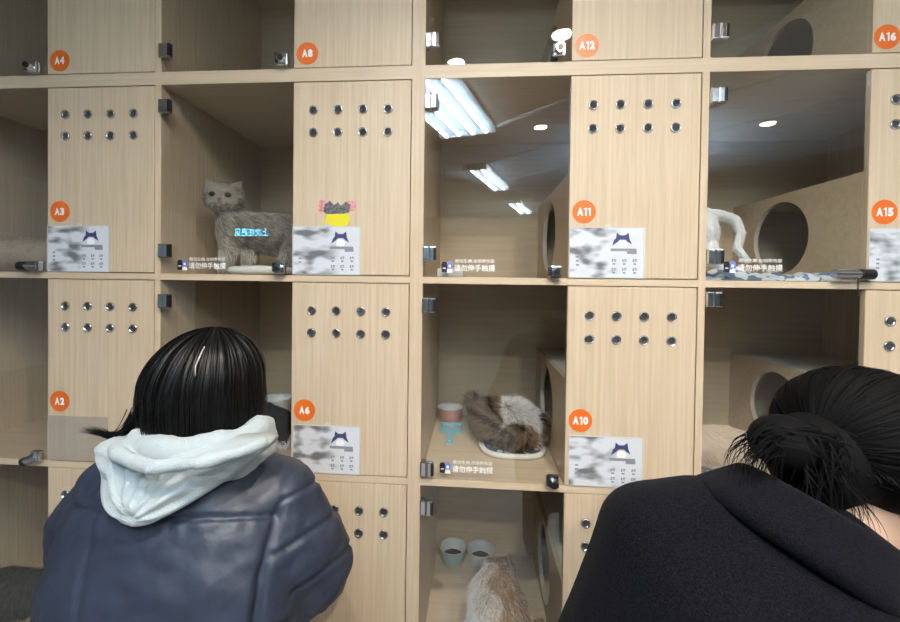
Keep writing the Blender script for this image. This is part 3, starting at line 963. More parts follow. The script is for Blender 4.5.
# silver grey cat standing in A7, looking at the room
hc = (-0.700, 0.125, 1.738); hr = 0.058
hs, hm, hw = cat_head(hc, hr, (0.34, -0.94, -0.06))
z = ZF[3]
S = hs + [('c', V(-.695, .16, 1.69), .052, V(-.685, .18, 1.635), .066), ('c', V(-.685, .18, 1.63), .070, V(-.47, .24, 1.625), .078), ('c', V(-.47, .24, 1.62), .08, V(-.40, .26, 1.62), .076),
          ('c', V(-.695, .155, 1.61), .040, V(-.690, .135, 1.53), .026), ('c', V(-.690, .135, 1.53), .026, V(-.688, .128, 1.488), .021), ('c', V(-.688, .128, 1.486), .018, V(-.690, .106, 1.483), .017),
          ('c', V(-.645, .20, 1.60), .040, V(-.640, .18, 1.53), .026), ('c', V(-.640, .18, 1.53), .026, V(-.640, .172, 1.488), .021), ('c', V(-.640, .172, 1.486), .018, V(-.642, .150, 1.483), .017),
          ('c', V(-.455, .21, 1.60), .060, V(-.49, .19, 1.545), .038), ('c', V(-.49, .19, 1.545), .030, V(-.455, .19, 1.51), .022), ('c', V(-.455, .19, 1.51), .022, V(-.46, .185, 1.488), .019), ('c', V(-.46, .185, 1.486), .017, V(-.485, .172, 1.483), .016),
          ('c', V(-.40, .28, 1.60), .058, V(-.43, .27, 1.54), .036), ('c', V(-.43, .27, 1.54), .030, V(-.395, .27, 1.51), .022), ('c', V(-.395, .27, 1.51), .022, V(-.41, .26, 1.487), .019),
          ('c', V(-.345, .28, 1.64), .022, V(-.27, .36, 1.60), .02), ('c', V(-.27, .36, 1.60), .02, V(-.25, .46, 1.56), .015)]
def a7_col(P):
    r = rng.random(len(P))
    band = np.sin(P[:, 0] * 120 + 3 * np.sin(P[:, 2] * 45))
    c = np.where(band + 1.2 * r > 1.1, 2, np.where(r < .25, 1, 0))
    muz = np.linalg.norm(P - np.array(hw(0, .85, -.50)), axis=1) < hr * .62
    chest = (P[:, 2] < 1.69) & (P[:, 0] < -.665) & (P[:, 1] < .16)
    low = P[:, 2] < 1.565
    brow = np.minimum(np.linalg.norm(P - np.array(hw(.3, .9, .42)), axis=1), np.linalg.norm(P - np.array(hw(-.3, .9, .42)), axis=1)) < hr * .16
    c = np.where((muz | chest | low | brow) & (r < .82), 1, c)
    crown = (np.linalg.norm(P - np.array(hw(0, .45, .75)), axis=1) < hr * .5) & (r < .6)
    return np.where(crown, 2, c)
def a7_flow(P):
    f = np.tile(np.array([.8, .1, -.35]), (len(P), 1))
    hd = P[:, 2] > 1.69
    d = P - np.array(hc) - np.array([-.01, -.06, 0]); f[hd] = d[hd]
    leg = P[:, 2] < 1.56; f[leg] = (.05, 0, -1)
    return f
k7 = cat('grey_cat', (-.57, .19, z), S, 0.006, 'silver grey cat standing behind the A7 glass, looking out', 'fur_grey',
         (26000, lambda P: np.where(P[:, 2] > 1.69, .011, np.where(P[:, 2] < 1.53, .010, .022)), 0.0017, a7_flow, a7_col, ['fur_grey', 'fur_greylight', 'fur_greydark'], dict(lift=.35, jitter=.25,
          keep=lambda P: np.all([np.linalg.norm((P - np.array(hw(s * .40, .90, .10))), axis=1) > hr * .24 for s in (-1, 1)] + [np.linalg.norm(P - np.array(hw(0, 1.08, -.16)), axis=1) > hr * .14], axis=0))))
cat_face(hw, hr, k7, hm)

# cream long-haired cat lying in A3
z = ZF[3]
S = [('c', V(-1.66, .22, z + .075), .065, V(-1.42, .17, z + .062), .055), ('e', V(-1.55, .17, z + .06), (.13, .085, .062)), ('c', V(-1.42, .17, z + .055), .05, V(-1.33, .19, z + .045), .035),
     ('c', V(-1.33, .19, z + .04), .026, V(-1.27, .28, z + .035), .024)]
cat('cream_cat', (-1.5, .18, z), S, 0.008, 'cream long-haired cat lying in the A3 cell at the left edge', 'fur_cream',
    (14000, .030, .0016, const_flow((.8, -.25, -.15)), lambda P: np.where(rng.random(len(P)) < .3, 1, 0), ['fur_cream', 'fur_greylight'], dict(lift=.5)))

# fluffy tabby and white cat curled on the mat in A10
z = ZF[2] + .016
hs, hm, hw = cat_head((0.335, 0.215, z + .045), .044, (.15, -.55, -.80))
S = hs + [('c', V(.240, .37, z + .062), .066, V(.345, .36, z + .066), .068), ('c', V(.345, .36, z + .066), .068, V(.405, .29, z + .054), .054), ('c', V(.405, .28, z + .052), .050, V(.36, .235, z + .045), .042),
          ('c', V(.235, .37, z + .060), .060, V(.255, .28, z + .045), .046), ('c', V(.255, .28, z + .040), .036, V(.31, .22, z + .03), .026),
          ('c', V(.215, .41, z + .06), .036, V(.190, .445, z + .085), .032), ('c', V(.190, .445, z + .085), .032, V(.175, .44, z + .105), .024)]
def a10_col(P):
    r = rng.random(len(P))
    st = np.sin(P[:, 0] * 95 + P[:, 1] * 60 + 2 * np.sin(P[:, 2] * 60))
    c = np.where(st + r > .75, 1, np.where(r < .18, 3, 0))
    w = (np.abs(P[:, 0] - .355) < .062) & (P[:, 1] > .225) & (P[:, 1] < .46) & (P[:, 2] > ZF[2] + .03)
    c = np.where(w & (r > .06), 2, c)
    return c
def a10_flow(P):
    d = P - np.array([.31, .33, z + .03]); d[:, 2] *= .3
    f = np.stack([d[:, 1] * .3 + d[:, 0], -d[:, 0] * .3 + d[:, 1], d[:, 2] - .02], 1)
    return f
k10 = cat('tabby_cat', (.31, .30, ZF[2] + .016), S, 0.006, 'fluffy brown tabby and white cat curled on the mat in the A10 cell', 'fur_brown',
          (30000, .034, .0015, a10_flow, a10_col, ['fur_brown', 'fur_darkbrown', 'fur_white', 'fur_tan'], dict(lift=.8, jitter=.5)))

# white and tan cat at the bowls in A9
z = ZF[1]
hs, hm, hw = cat_head((0.292, 0.350, z + .095), .054, (-.25, .9, -.50))
S = hs + [('c', V(.280, 0.315, z + .10), .058, V(.27, 0.195, z + .11), .088), ('c', V(.27, 0.195, z + .11), .094, V(.275, 0.065, z + .115), .100),
          ('c', V(.215, 0.265, z + .07), .032, V(.205, 0.335, z + .016), .016), ('c', V(.32, 0.265, z + .07), .032, V(.335, 0.325, z + .016), .016),
          ('c', V(.190, 0.075, z + .07), .05, V(.175, 0.105, z + .018), .018), ('c', V(.345, 0.075, z + .07), .05, V(.36, 0.105, z + .018), .018),
          ('c', V(.35, 0.055, z + .09), .04, V(.405, 0.105, z + .045), .032), ('c', V(.405, 0.105, z + .045), .032, V(.42, 0.185, z + .035), .022)]
def a9_col(P):
    r = rng.random(len(P)); lim = .262 + .02 * np.sin(P[:, 1] * 30)
    c = np.where(P[:, 0] < lim, 0, np.where(r < .35, 2, 1))
    return np.where((P[:, 0] >= lim) & (r > .88), 0, c)
cat('white_tan_cat', (.27, .2, z), S, 0.007, 'white and tan cat eating at the two bowls below the A10 cell', 'fur_tan',
    (26000, .028, .0015, const_flow((.02, -.8, -.3)), a9_col, ['fur_white', 'fur_tan', 'fur_brown'], dict(lift=.5)))

# white cat behind the divider in A15
z = ZF[3] + .012
S = [('c', V(0.927, .20, z + .185), .058, V(0.937, .34, z + .19), .050), ('e', V(0.934, .19, z + .15), (.050, .06, .07)),
     ('c', V(0.934, .18, z + .13), .040, V(0.947, .15, z + .07), .026), ('c', V(0.947, .15, z + .07), .022, V(0.977, .14, z + .035), .017), ('c', V(0.977, .14, z + .035), .017, V(1.007, .10, z + .016), .013),
     ('c', V(0.957, .22, z + .22), .018, V(0.997, .20, z + .215), .0155), ('c', V(0.997, .20, z + .215), .0155, V(1.037, .18, z + .195), .0145), ('c', V(1.037, .18, z + .195), .0145, V(1.052, .17, z + .15), .013),
     ('c', V(1.052, .17, z + .15), .013, V(1.040, .17, z + .10), .012), ('c', V(1.040, .17, z + .10), .012, V(1.062, .16, z + .065), .009)]
cat('white_cat', (.93, .18, z), S, 0.006, 'white cat half hidden behind the divider in the A15 cell, tail hanging', 'fur_white',
    (16000, .018, .0013, const_flow((.15, -.1, -.8)), lambda P: np.zeros(len(P), int), ['fur_white'], dict(lift=.3, jitter=.25)))

# black and white cat glimpsed in A6
z = ZF[2]
S = [('c', V(-.66, .30, z + .065), .06, V(-.545, .24, z + .058), .052), ('e', V(-.60, .27, z + .055), (.09, .07, .055)), ('c', V(-.545, .23, z + .04), .036, V(-.50, .17, z + .022), .018)]
cat('black_cat', (-.6, .26, z), S, 0.007, 'black and white cat lying under the ribbed bowl in the A6 cell', 'fur_black',
    (12000, .020, .0014, const_flow((.5, -.5, -.3)), lambda P: np.where((P[:, 2] < z + .034) & (P[:, 0] > -.585), 1, 0), ['fur_black', 'fur_white'], dict(lift=.5)))

# cream cat curled in A14
S = [('e', V(1.02, .20, z + .062), (.135, .11, .062)), ('c', V(1.06, .22, z + .05), .045, V(1.135, .20, z + .04), .03), ('c', V(.95, .20, z + .075), .034, V(1.03, .17, z + .07), .034)]
cat('cream_cat', (1.0, .23, z), S, 0.007, 'cream cat curled up in the A14 cell beside the woman in the charcoal coat', 'fur_cream',
    (14000, .022, .0018, const_flow((.5, -.4, -.5)), lambda P: np.where((P[:, 2] < z + .035), 1, 0), ['fur_cream', 'fur_white'], dict(lift=.35, jitter=.2)))

# dark smoky cat lying in A1
z = ZF[1]
S = [('c', V(-1.60, .16, z + .06), .058, V(-1.40, .13, z + .075), .062), ('c', V(-1.40, .13, z + .075), .060, V(-1.33, .13, z + .07), .045), ('e', V(-1.5, .12, z + .05), (.12, .08, .05))]
cat('smoky_cat', (-1.48, .14, z), S, 0.008, 'dark smoky grey cat lying in the bottom left cell beside the blue jacket', 'fur_smoke',
    (13000, .028, .0016, const_flow((.5, -.4, -.4)), lambda P: np.where(rng.random(len(P)) < .25, 1, 0), ['fur_smoke', 'fur_greydark'], dict(lift=.5)))

# ------------------------------------------------------------------ people
def frame(c, fwd, up):
    f = Vector(fwd).normalized(); r = f.cross(Vector(up)).normalized(); u = r.cross(f)
    return Matrix(((r.x, f.x, u.x, c[0]), (r.y, f.y, u.y, c[1]), (r.z, f.z, u.z, c[2]), (0, 0, 0, 1)))

def head_shapes(m, s=1.0):
    R3 = m.to_3x3(); w = lambda x, y, z: m @ Vector((x * s, y * s, z * s))
    return [('e', w(0, -.012, .030), (.074 * s, .092 * s, .085 * s), R3), ('c', w(0, .030, -.015), .060 * s, w(0, .048, -.072), .036 * s), ('c', w(.028, .02, -.05), .04 * s, w(.012, .055, -.082), .026 * s),
            ('c', w(-.028, .02, -.05), .04 * s, w(-.012, .055, -.082), .026 * s), ('e', w(0, .068, -.090), (.020 * s, .018 * s, .016 * s), R3),
            ('c', w(0, .083, .005), .009 * s, w(0, .103, -.028), .012 * s), ('e', w(.012, .092, -.032), (.009 * s, .010 * s, .008 * s), R3), ('e', w(-.012, .092, -.032), (.009 * s, .010 * s, .008 * s), R3),
            ('e', w(0, .080, -.060), (.024 * s, .012 * s, .011 * s), R3), ('c', w(.035, .066, .018), .016 * s, w(.012, .078, .020), .014 * s), ('c', w(-.035, .066, .018), .016 * s, w(-.012, .078, .020), .014 * s),
            ('e', w(.075, -.006, -.012), (.010 * s, .020 * s, .031 * s), R3), ('e', w(-.075, -.006, -.012), (.010 * s, .020 * s, .031 * s), R3)], w

def hand_shapes(wrist, fwd, palm_n, side):
    """palm, four curled fingers and a thumb; side=+1 right, -1 left"""
    m = frame(wrist, fwd, palm_n)
    w = lambda x, y, z: m @ Vector((x, y, z))
    S = [('h', [(w(-.026, .02, 0), .014), (w(.026, .02, 0), .014), (w(-.034, .085, 0), .012), (w(.034, .085, 0), .012)])]
    for x, l in ((-.033, .062), (-.011, .072), (.011, .067), (.033, .052)):
        a, b, c, d = w(x, .082, 0), w(x * 1.08, .082 + l * .45, -.010), w(x * 1.08, .082 + l * .72, -.030), w(x * 1.05, .082 + l * .78, -.050)
        S += [('c', a, .0095, b, .0088), ('c', b, .0088, c, .008), ('c', c, .008, d, .007)]
    q = -side
    S += [('c', w(q * .026, .030, -.004), .013, w(q * .052, .062, -.016), .0105), ('c', w(q * .052, .062, -.016), .0105, w(q * .054, .092, -.024), .0085)]
    return S

def face_parts(w, m, s, root):
    R3 = m.to_3x3()
    for k in (-1, 1):
        bm = bmesh.new(); add_ellipsoid(bm, w(k * .032, .072, .000), (.014 * s, .011 * s, .0075 * s), R3)
        n = len(bm.faces); add_ellipsoid(bm, w(k * .032, .0795, .000), (.0062 * s, .0045 * s, .0062 * s), R3)
        bm.faces.ensure_lookup_table()
        for f in bm.faces[n:]: f.material_index = 1
        obj('eye', bm, ['eye_white', 'iris_dark'], root, True)
        bm = bmesh.new(); add_capsule(bm, w(k * .018, .088, .027), .0032, w(k * .046, .074, .027), .0022); obj('eyebrow', bm, 'hair', root, True)
    bm = bmesh.new(); add_ellipsoid(bm, w(0, .0895, -.060), (.021 * s, .006 * s, .0065 * s), R3); obj('mouth', bm, 'lips', root, True)

def shoe(bm_shapes): return bm_shapes

# ---- woman in the blue-grey puffer jacket
P1 = thing('person', (-0.33, -0.58, 0), 'person with black hair in blue grey puffer jacket and white hood, looking into a cell', 'person')
hm = frame((-0.316, -0.478, 1.238), (0.10, 0.95, -0.28), (0, 0.28, 0.95))
hs, hw = head_shapes(hm)
shL, shR = V(-.462, -.52, 1.060), V(-.188, -.52, 1.050)
elL, elR = V(-.552, -.48, .885), V(-.128, -.485, .915)
wrL, wrR = V(-.45, -.27, .86), V(-.22, -.27, .87)
body = hs + [('c', V(-.318, -.505, 1.19), .050, V(-.322, -.525, 1.10), .056), ('h', [(shL + V(.03, 0, 0), .06), (shR - V(.03, 0, 0), .06), (V(-.325, -.55, .95), .12)]), ('c', V(-.325, -.55, .97), .125, V(-.325, -.575, .72), .135),
             ('c', shL, .05, elL, .040), ('c', elL, .040, wrL, .027), ('c', shR, .05, elR, .040), ('c', elR, .040, wrR, .027)]
body += hand_shapes(wrL, (0.45, .85, -.1), (0, .1, 1), -1) + hand_shapes(wrR, (-0.45, .85, -.1), (0, .1, 1), 1)
for sx, kx in ((-1, -.42), (1, -.235)):
    body += [('c', V(-.325 + sx * .085, -.585, .72), .095, V(kx, -.47, .44), .060), ('c', V(kx, -.47, .44), .056, V(kx, -.60, .09), .036), ('c', V(kx, -.60, .06), .036, V(kx, -.47, .035), .03)]
me = blob(body, 0.0062, 3)
link('body', me, 'skin', P1, True)
face_parts(hw, hm, 1.0, P1)

def ring_loft(rings, n=48):
    """rings: (centre, rx, ry, power)"""
    bm = bmesh.new(); L = []
    for c, rx, ry, p in rings:
        L.append([bm.verts.new((c[0] + rx * math.copysign(abs(math.cos(a)) ** (2 / p), math.cos(a)), c[1] + ry * math.copysign(abs(math.sin(a)) ** (2 / p), math.sin(a)), c[2])) for a in [2 * math.pi * i / n for i in range(n)]])
    for k in range(len(L) - 1):
        for i in range(n):
            j = (i + 1) % n; bm.faces.new((L[k][i], L[k][j], L[k + 1][j], L[k + 1][i]))
    bm.faces.new(L[0][::-1]); bm.faces.new(L[-1])
    bmesh.ops.recalc_face_normals(bm, faces=bm.faces[:])
    return bm
tor = ring_loft([((-.325, -.585, .60), .205, .150, 2.4), ((-.325, -.580, .75), .215, .155, 2.4), ((-.325, -.565, .90), .215, .150, 2.4), ((-.325, -.548, 1.0), .210, .138, 2.4), ((-.325, -.535, 1.06), .198, .122, 2.3),
                 ((-.324, -.525, 1.105), .165, .104, 2.2), ((-.322, -.518, 1.135), .118, .088, 2.0), ((-.320, -.515, 1.160), .080, .075, 2.0)])
jk = [('m', tor), ('h', [(shL, .080), (V(-.532, -.51, .98), .080), (V(-.38, -.53, 1.072), .075), (V(-.43, -.54, .98), .085)]), ('h', [(shR, .080), (V(-.148, -.515, .98), .082), (V(-.27, -.53, 1.072), .075), (V(-.215, -.54, .98), .085)]),
      ('c', V(-.532, -.51, .98), .080, elL, .078), ('c', elL, .078, V(-.51, -.37, .865), .068), ('c', V(-.51, -.37, .865), .066, wrL + V(0, -.015, 0), .050),
      ('c', V(-.148, -.515, .98), .082, elR, .080), ('c', elR, .078, V(-.165, -.37, .88), .068), ('c', V(-.165, -.37, .88), .066, wrR + V(0, -.015, 0), .050)]
me = blob(jk, 0.0056, 14)
v = verts_np(me); nr = normals_np(me)
def seg_dist(P, a, b):
    a, b = np.array(a), np.array(b); ab = b - a
    tt = np.clip(((P - a) @ ab) / (ab @ ab), 0, 1)
    return np.linalg.norm(P - (a + tt[:, None] * ab), axis=1), tt
dl, tl = seg_dist(v, shL, elL); dr, tr = seg_dist(v, shR, elR); dfl, tfl = seg_dist(v, elL, wrL); dfr, tfr = seg_dist(v, elR, wrR)
arm = np.minimum(np.minimum(dl, dr), np.minimum(dfl, dfr)) < .105
inside = (v[:, 0] > -.50) & (v[:, 0] < -.142)
arm &= ~inside
disp = np.zeros(len(v))
# level quilting lines round the body, slightly bowed
zz = v[:, 2] + .004 * np.sin(v[:, 0] * 17) + .52 * (v[:, 1] + .62) - .02 * (v[:, 0] + .33)
for z0 in (1.078, .905, .740):
    disp -= np.where(arm, 0, .0065 * np.exp(-((zz - z0) / .0045) ** 2) - .0025 * np.exp(-((zz - z0) / .05) ** 2))
# slanting quilting lines on the sleeves
for (tv, dd, x0) in ((tr, dr, -.14),):
    s = -1 if x0 < -.3 else 1
    u = v[:, 2] - s * .55 * (v[:, 0] - x0) + .25 * (v[:, 1] + .5)
    for z0 in (1.065, .985, .905):
        disp -= np.where(arm & (dd < .12), .006 * np.exp(-((u - z0) / .0045) ** 2) - .0025 * np.exp(-((u - z0) / .04) ** 2), 0)
# armhole creases, gathers and soft lumps
for sx, sl, dp, zt in ((-.142, .02, .012, 1.12), (-.405, -.25, .0035, 1.13)):
    disp -= np.where(v[:, 1] < -.5, dp * np.exp(-((v[:, 0] - sx - sl * (v[:, 2] - 1.05)) / .0055) ** 2) * np.clip((zt - v[:, 2]) / .12, 0, 1), 0)
n1 = np.array([noise.noise(Vector((p[0] * 9 + p[2] * 7, p[1] * 9, p[2] * 14 - p[0] * 6))) for p in v])
n2 = np.array([noise.noise(Vector((p[0] * 24 + p[2] * 16, p[1] * 22, p[2] * 36 - p[0] * 14))) for p in v])
n3 = np.array([noise.noise(Vector((p[0] * 60, p[1] * 60, p[2] * 22 + p[0] * 30))) for p in v])
near = np.exp(-(np.abs(((zz - .905) % .170) - 0) / .03) ** 2) + np.exp(-(np.abs(((zz - .905) % .170) - .170) / .03) ** 2)
n4 = np.array([noise.ridged_multi_fractal(Vector((p[0] * 11 + p[2] * 9, p[1] * 10, p[2] * 17 - p[0] * 8)), 1.0, 2.0, 3, 1.0, 2.0) for p in v])
disp += .005 * n1 + .0024 * n2 + .0018 * n3 * (0.3 + near) - .0022 * (n4 - 1.2)
set_verts(me, v + nr * disp[:, None])
JACKET = link('puffer_jacket', me, 'puffer', P1, True).data
# hoodie hood lying on the back
from mathutils.bvhtree import BVHTree
_bv = BVHTree.FromPolygons([list(q) for q in verts_np(JACKET)], [list(p.vertices) for p in JACKET.polygons])
_off = Vector((-0.33, -0.58, 0))
def back_y(x, z):
    ys = []
    for dx, dz in ((0, 0), (.012, 0), (-.012, 0), (0, .012), (0, -.012), (.02, .02), (-.02, .02), (.02, -.02), (-.02, -.02)):
        h = _bv.ray_cast(Vector((x + dx, -1.2, z + dz)) - _off, Vector((0, 1, 0)))[0]
        ys.append(min(h.y + _off.y, -.585) if h else -.585)
    return sum(ys) / len(ys)
def hood_sheet(outline, centre, T, n=120, rings=26, base=0.012, wr=1.0):
    bm = bmesh.new()
    pts = [Vector((a, b)) for a, b in outline]
    N = len(pts); P = []
    for i in range(n):     # closed catmull-rom
        f = i / n * N; k = int(f); u = f - k
        p0, p1, p2, p3 = pts[k - 1], pts[k % N], pts[(k + 1) % N], pts[(k + 2) % N]
        P.append(0.5 * ((2 * p1) + (p2 - p0) * u + (2 * p0 - 5 * p1 + 4 * p2 - p3) * u * u + (3 * p1 - p0 - 3 * p2 + p3) * u ** 3))
    c = Vector(centre)
    front, back = [], []
    for k in range(rings + 1):
        f = k / rings; fr, bk = [], []
        for q in P:
            p = c + (q - c) * f
            hgt = T * (1 - f ** 3.2) ** .5
            # drooping folds that gather at the point of the hood
            d = p - Vector((-.32, 1.10))
            ang = math.atan2(d.y, d.x)
            fold = math.sin(ang * 13 + 2.2 * noise.noise(Vector((p.x * 14, p.y * 14, 1)))) * math.exp(-((d.length - .07) / .05) ** 2)
            fold2 = noise.noise(Vector((p.x * 16 - p.y * 20, p.y * 34 + p.x * 12, 4)))
            hgt += wr * (.0065 * fold + .0085 * fold2 + .0035 * noise.noise(Vector((p.x * 45 - p.y * 30, p.y * 70 + p.x * 25, 9)))) * (1 - f ** 6)
            y = back_y(p.x, p.y)
            fr.append(bm.verts.new((p.x, y - base - hgt, p.y)))
            bk.append(bm.verts.new((p.x, y + base, p.y)))
        front.append(fr); back.append(bk)
    for G in (front, back):
        for k in range(rings):
            for i in range(n):
                j = (i + 1) % n; bm.faces.new((G[k][i], G[k][j], G[k + 1][j], G[k + 1][i]))
    for i in range(n):
        j = (i + 1) % n; bm.faces.new((front[-1][i], front[-1][j], back[-1][j], back[-1][i]))
    bmesh.ops.remove_doubles(bm, verts=bm.verts[:], dist=1e-5)
    return bm
hood = [(-.450, 1.176), (-.350, 1.180), (-.250, 1.184), (-.178, 1.188), (-.172, 1.176), (-.192, 1.152), (-.226, 1.122), (-.272, 1.094), (-.318, 1.073), (-.352, 1.072), (-.402, 1.086), (-.446, 1.116), (-.460, 1.150)]
hood = [(a_ + .020, b_ + .016 * (1 if b_ < 1.165 else .5)) for a_, b_ in hood]
hoodie = obj('hood', hood_sheet(hood, (-.290, 1.150), .040, base=.017), 'hood_cloth', P1, True)
# rolled hem of the hood and the collar standing round the neck
hem = bmesh.new()
prev = None
hp = [V(-.428, -.600, 1.166), V(-.385, -.645, 1.174), V(-.30, -.680, 1.174), V(-.235, -.668, 1.178), V(-.190, -.64, 1.184), V(-.172, -.61, 1.186)]
S = []
hp = [q + V(.016, 0, .010) for q in hp]
for a, b in zip(hp, hp[1:]): S.append(('c', a, .011, b, .011))
neck = []
for i in range(15):
    a = math.radians(165 + i * 15)
    neck.append(V(-.310 + .098 * math.cos(a), -.518 + .100 * math.sin(a), 1.182 + .005 * math.sin(i * 2.1)))
for a, b in zip(neck, neck[1:]):
    S.append(('h', [(a, .020), (b, .020), (a + V(0, 0, -.045), .024), (b + V(0, 0, -.045), .024)]))
me = blob(S, 0.006, 4)
v = verts_np(me); nr = normals_np(me)
set_verts(me, v + nr * (.0035 * vnoise(v * np.array([1, 1, 2.2]), 26) + .0018 * vnoise(v * np.array([1.6, 1, 1]), 60))[:, None])
link('hood_hem', me, 'hood_cloth', P1, True)

# hair
def hair_shell(shapes, voxel, root, name='hair_mass'):
    return link(name, blob(shapes, voxel, 4), 'hair', root, True)
hc1 = V(-.326, -.495, 1.255)
hb = [('e', hc1, (.090, .104, .102)), ('h', [(V(-.355, -.515, 1.235), .076), (V(-.30, -.505, 1.235), .070), (V(-.358, -.510, 1.185), .056), (V(-.285, -.505, 1.185), .052)])]
def strands1(n):
    P = []; k = 26
    for i in range(n):
        phi = random.uniform(math.radians(160), math.radians(380)) if random.random() < .9 else random.uniform(0, 2 * math.pi)
        front = math.sin(phi) > .30
        lock = math.sin(phi * 31) + .6 * math.sin(phi * 13 + 1)       # hair gathers in locks
        rr = 1.01 + .018 * lock + random.uniform(-.012, .034)
        tmax = math.radians(random.uniform(84, 96) if not front else 80)
        t0 = math.radians(random.uniform(0, 30))
        zend = random.uniform(1.145, 1.195)
        wob = random.uniform(-.16, .16); bow = random.uniform(-.006, .012)
        pts = []
        for s in range(k):
            f = s / (k - 1)
            if f < .55 or front:
                th = t0 + (tmax - t0) * min(1, f / .55)
                ph = phi + wob * th * .3
                p = V(hc1.x + .018 * (1 - th / tmax) + .098 * rr * math.sin(th) * math.cos(ph), hc1.y - .004 + .107 * rr * math.sin(th) * math.sin(ph), hc1.z + .104 * rr * math.cos(th))
                last = p
            else:
                q = (f - .55) / .45
                out = V(math.cos(phi), math.sin(phi), 0)
                side = abs(math.cos(phi))
                p = V(last.x, last.y, last.z + (zend - last.z) * q) + out * ((.001 * side + bow * .6) * math.sin(q * math.pi * .8) - .012 * q * q)
            pts.append(p)
        P.append(pts)
    return np.array([[list(p) for p in s] for s in P])
hair_root = hair_shell(hb, .007, P1, 'hair')
P = strands1(4200)
out = (P - np.array(hc1)); 
ribbons('hair_strands', P, rng.uniform(.0012, .0026, len(P)), np.zeros(len(P), int), ['hair'], hair_root, out / .1 + rng.normal(size=(len(P), 1, 3)) * .55)
# wisps blown out to the left
W = []
for i in range(120):
    a = V(-.400 + random.uniform(-.012, .02), -.565 + random.uniform(-.02, .02), 1.215 + random.uniform(-.02, .02))
    ln = random.random() ** .6
    b = a + V(-.012, -.01, -.045); c = V(-.450, -.57, 1.178 + random.uniform(-.005, .003)); d = V(-.450 - .068 * ln, -.56 + random.uniform(-.01, .01), 1.181 + random.uniform(-.005, .004) + .006 * ln)
    W.append([list(a * (1 - u) ** 3 + b * 3 * u * (1 - u) ** 2 + c * 3 * u * u * (1 - u) + d * u ** 3) for u in np.linspace(0, 1, 18)])
W = np.array(W)
ribbons('hair_wisp', W, np.full(len(W), .0022), np.zeros(len(W), int), ['hair'], hair_root, np.tile(np.array([0, -1, .3]), (len(W), 18, 1)))
# parting
bm = bmesh.new()
pp = [V(-.270, -.585, 1.343), V(-.270, -.594, 1.332), V(-.272, -.604, 1.314), V(-.268, -.610, 1.300)]
for a, b, r0, r1 in zip(pp, pp[1:], (.0008, .0015, .0012), (.0015, .0012, .0006)): add_capsule(bm, a, r0, b, r1)
obj('hair_parting', bm, 'scalp', hair_root, True)

def trousers(root, cx, cy, kn, ft, hip_z, rad, mat='trouser'):
    S = [('c', V(cx - .06, cy, hip_z), rad * 1.15, V(cx + .06, cy, hip_z), rad * 1.15)]
    for sx, k, f in ((-1, kn[0], ft[0]), (1, kn[1], ft[1])):
        S += [('c', V(cx + sx * .085, cy, hip_z - .02), rad, k, rad * .74), ('c', k, rad * .72, f + V(0, 0, .10), rad * .56)]
    link('trousers', blob(S, .010, 4), mat, root, True)
def shoes(root, ft, fw, mat):
    for f in ft:
        S = [('h', [(f + V(0, 0, .042), .042), (f + fw * .14 + V(0, 0, .034), .034), (f + fw * -.03 + V(0, 0, .036), .036)]), ('c', f + V(0, 0, .05), .044, f + V(0, -.005, .10), .046)]
        link('shoe', blob(S, .006, 3), mat, root, True)
trousers(P1, -.325, -.585, (V(-.42, -.47, .44), V(-.235, -.47, .44)), (V(-.42, -.60, 0), V(-.235, -.60, 0)), .70, .112)
shoes(P1, (V(-.42, -.60, .002), V(-.235, -.60, .002)), V(0, 1, 0), 'shoe_white')

# ---- woman in the charcoal coat, leaning to the right
P2 = thing('person', (0.60, -0.90, 0), 'person with dark tied hair in a charcoal wool coat, stooping towards the right cells', 'person')
hm2 = frame((0.690, -0.660, 1.218), (0.86, 0.45, -0.22), (0.20, 0.10, 0.97))
hs, hw = head_shapes(hm2, .92)
sL, sR = V(.405, -.715, 1.135), V(.735, -.700, 1.000)
eL, eR = V(.315, -.720, .880), V(.85, -.62, .80)
wL, wR = V(.42, -.50, .82), V(.80, -.40, .80)
body = hs + [('c', V(.675, -.665, 1.185), .050, V(.600, -.720, 1.08), .056), ('h', [(sL + V(.03, 0, -.01), .058), (sR - V(.03, 0, .01), .058), (V(.585, -.80, .92), .12)]), ('c', V(.585, -.80, .94), .12, V(.60, -.90, .74), .135),
             ('c', sL, .048, eL, .040), ('c', eL, .040, wL, .027), ('c', sR, .048, eR, .040), ('c', eR, .040, wR, .027)]
body += hand_shapes(wL, (0.35, .90, -.2), (0, .2, 1), -1) + hand_shapes(wR, (-.2, .95, -.1), (0, .1, 1), 1)
for sx, kx in ((-1, .51), (1, .70)):
    body += [('c', V(.60 + sx * .085, -.91, .72), .095, V(kx, -.80, .43), .060), ('c', V(kx, -.80, .43), .056, V(kx, -.92, .09), .036), ('c', V(kx, -.92, .06), .036, V(kx, -.79, .035), .03)]
link('body', blob(body, 0.0062, 3), 'skin', P2, True)
face_parts(hw, hm2, .92, P2)
coat = [('h', [(sL, .072), (V(.47, -.715, 1.138), .080), (V(.52, -.715, 1.130), .082), (V(.575, -.72, 1.120), .088), (V(.48, -.79, 1.02), .11), (V(.585, -.79, 1.02), .12), (V(.67, -.76, .98), .11), (sR, .082)]),
        ('c', V(.58, -.80, 1.0), .150, V(.60, -.89, .72), .185), ('c', V(.60, -.89, .72), .185, V(.60, -.90, .48), .20),
        ('c', sL, .072, eL, .068), ('c', eL, .068, wL - V(0, .03, 0), .050), ('c', sR, .080, eR, .066), ('c', eR, .066, wR - V(0, .03, 0), .050)]
me = blob(coat, 0.008, 6)
v = verts_np(me); nr = normals_np(me)
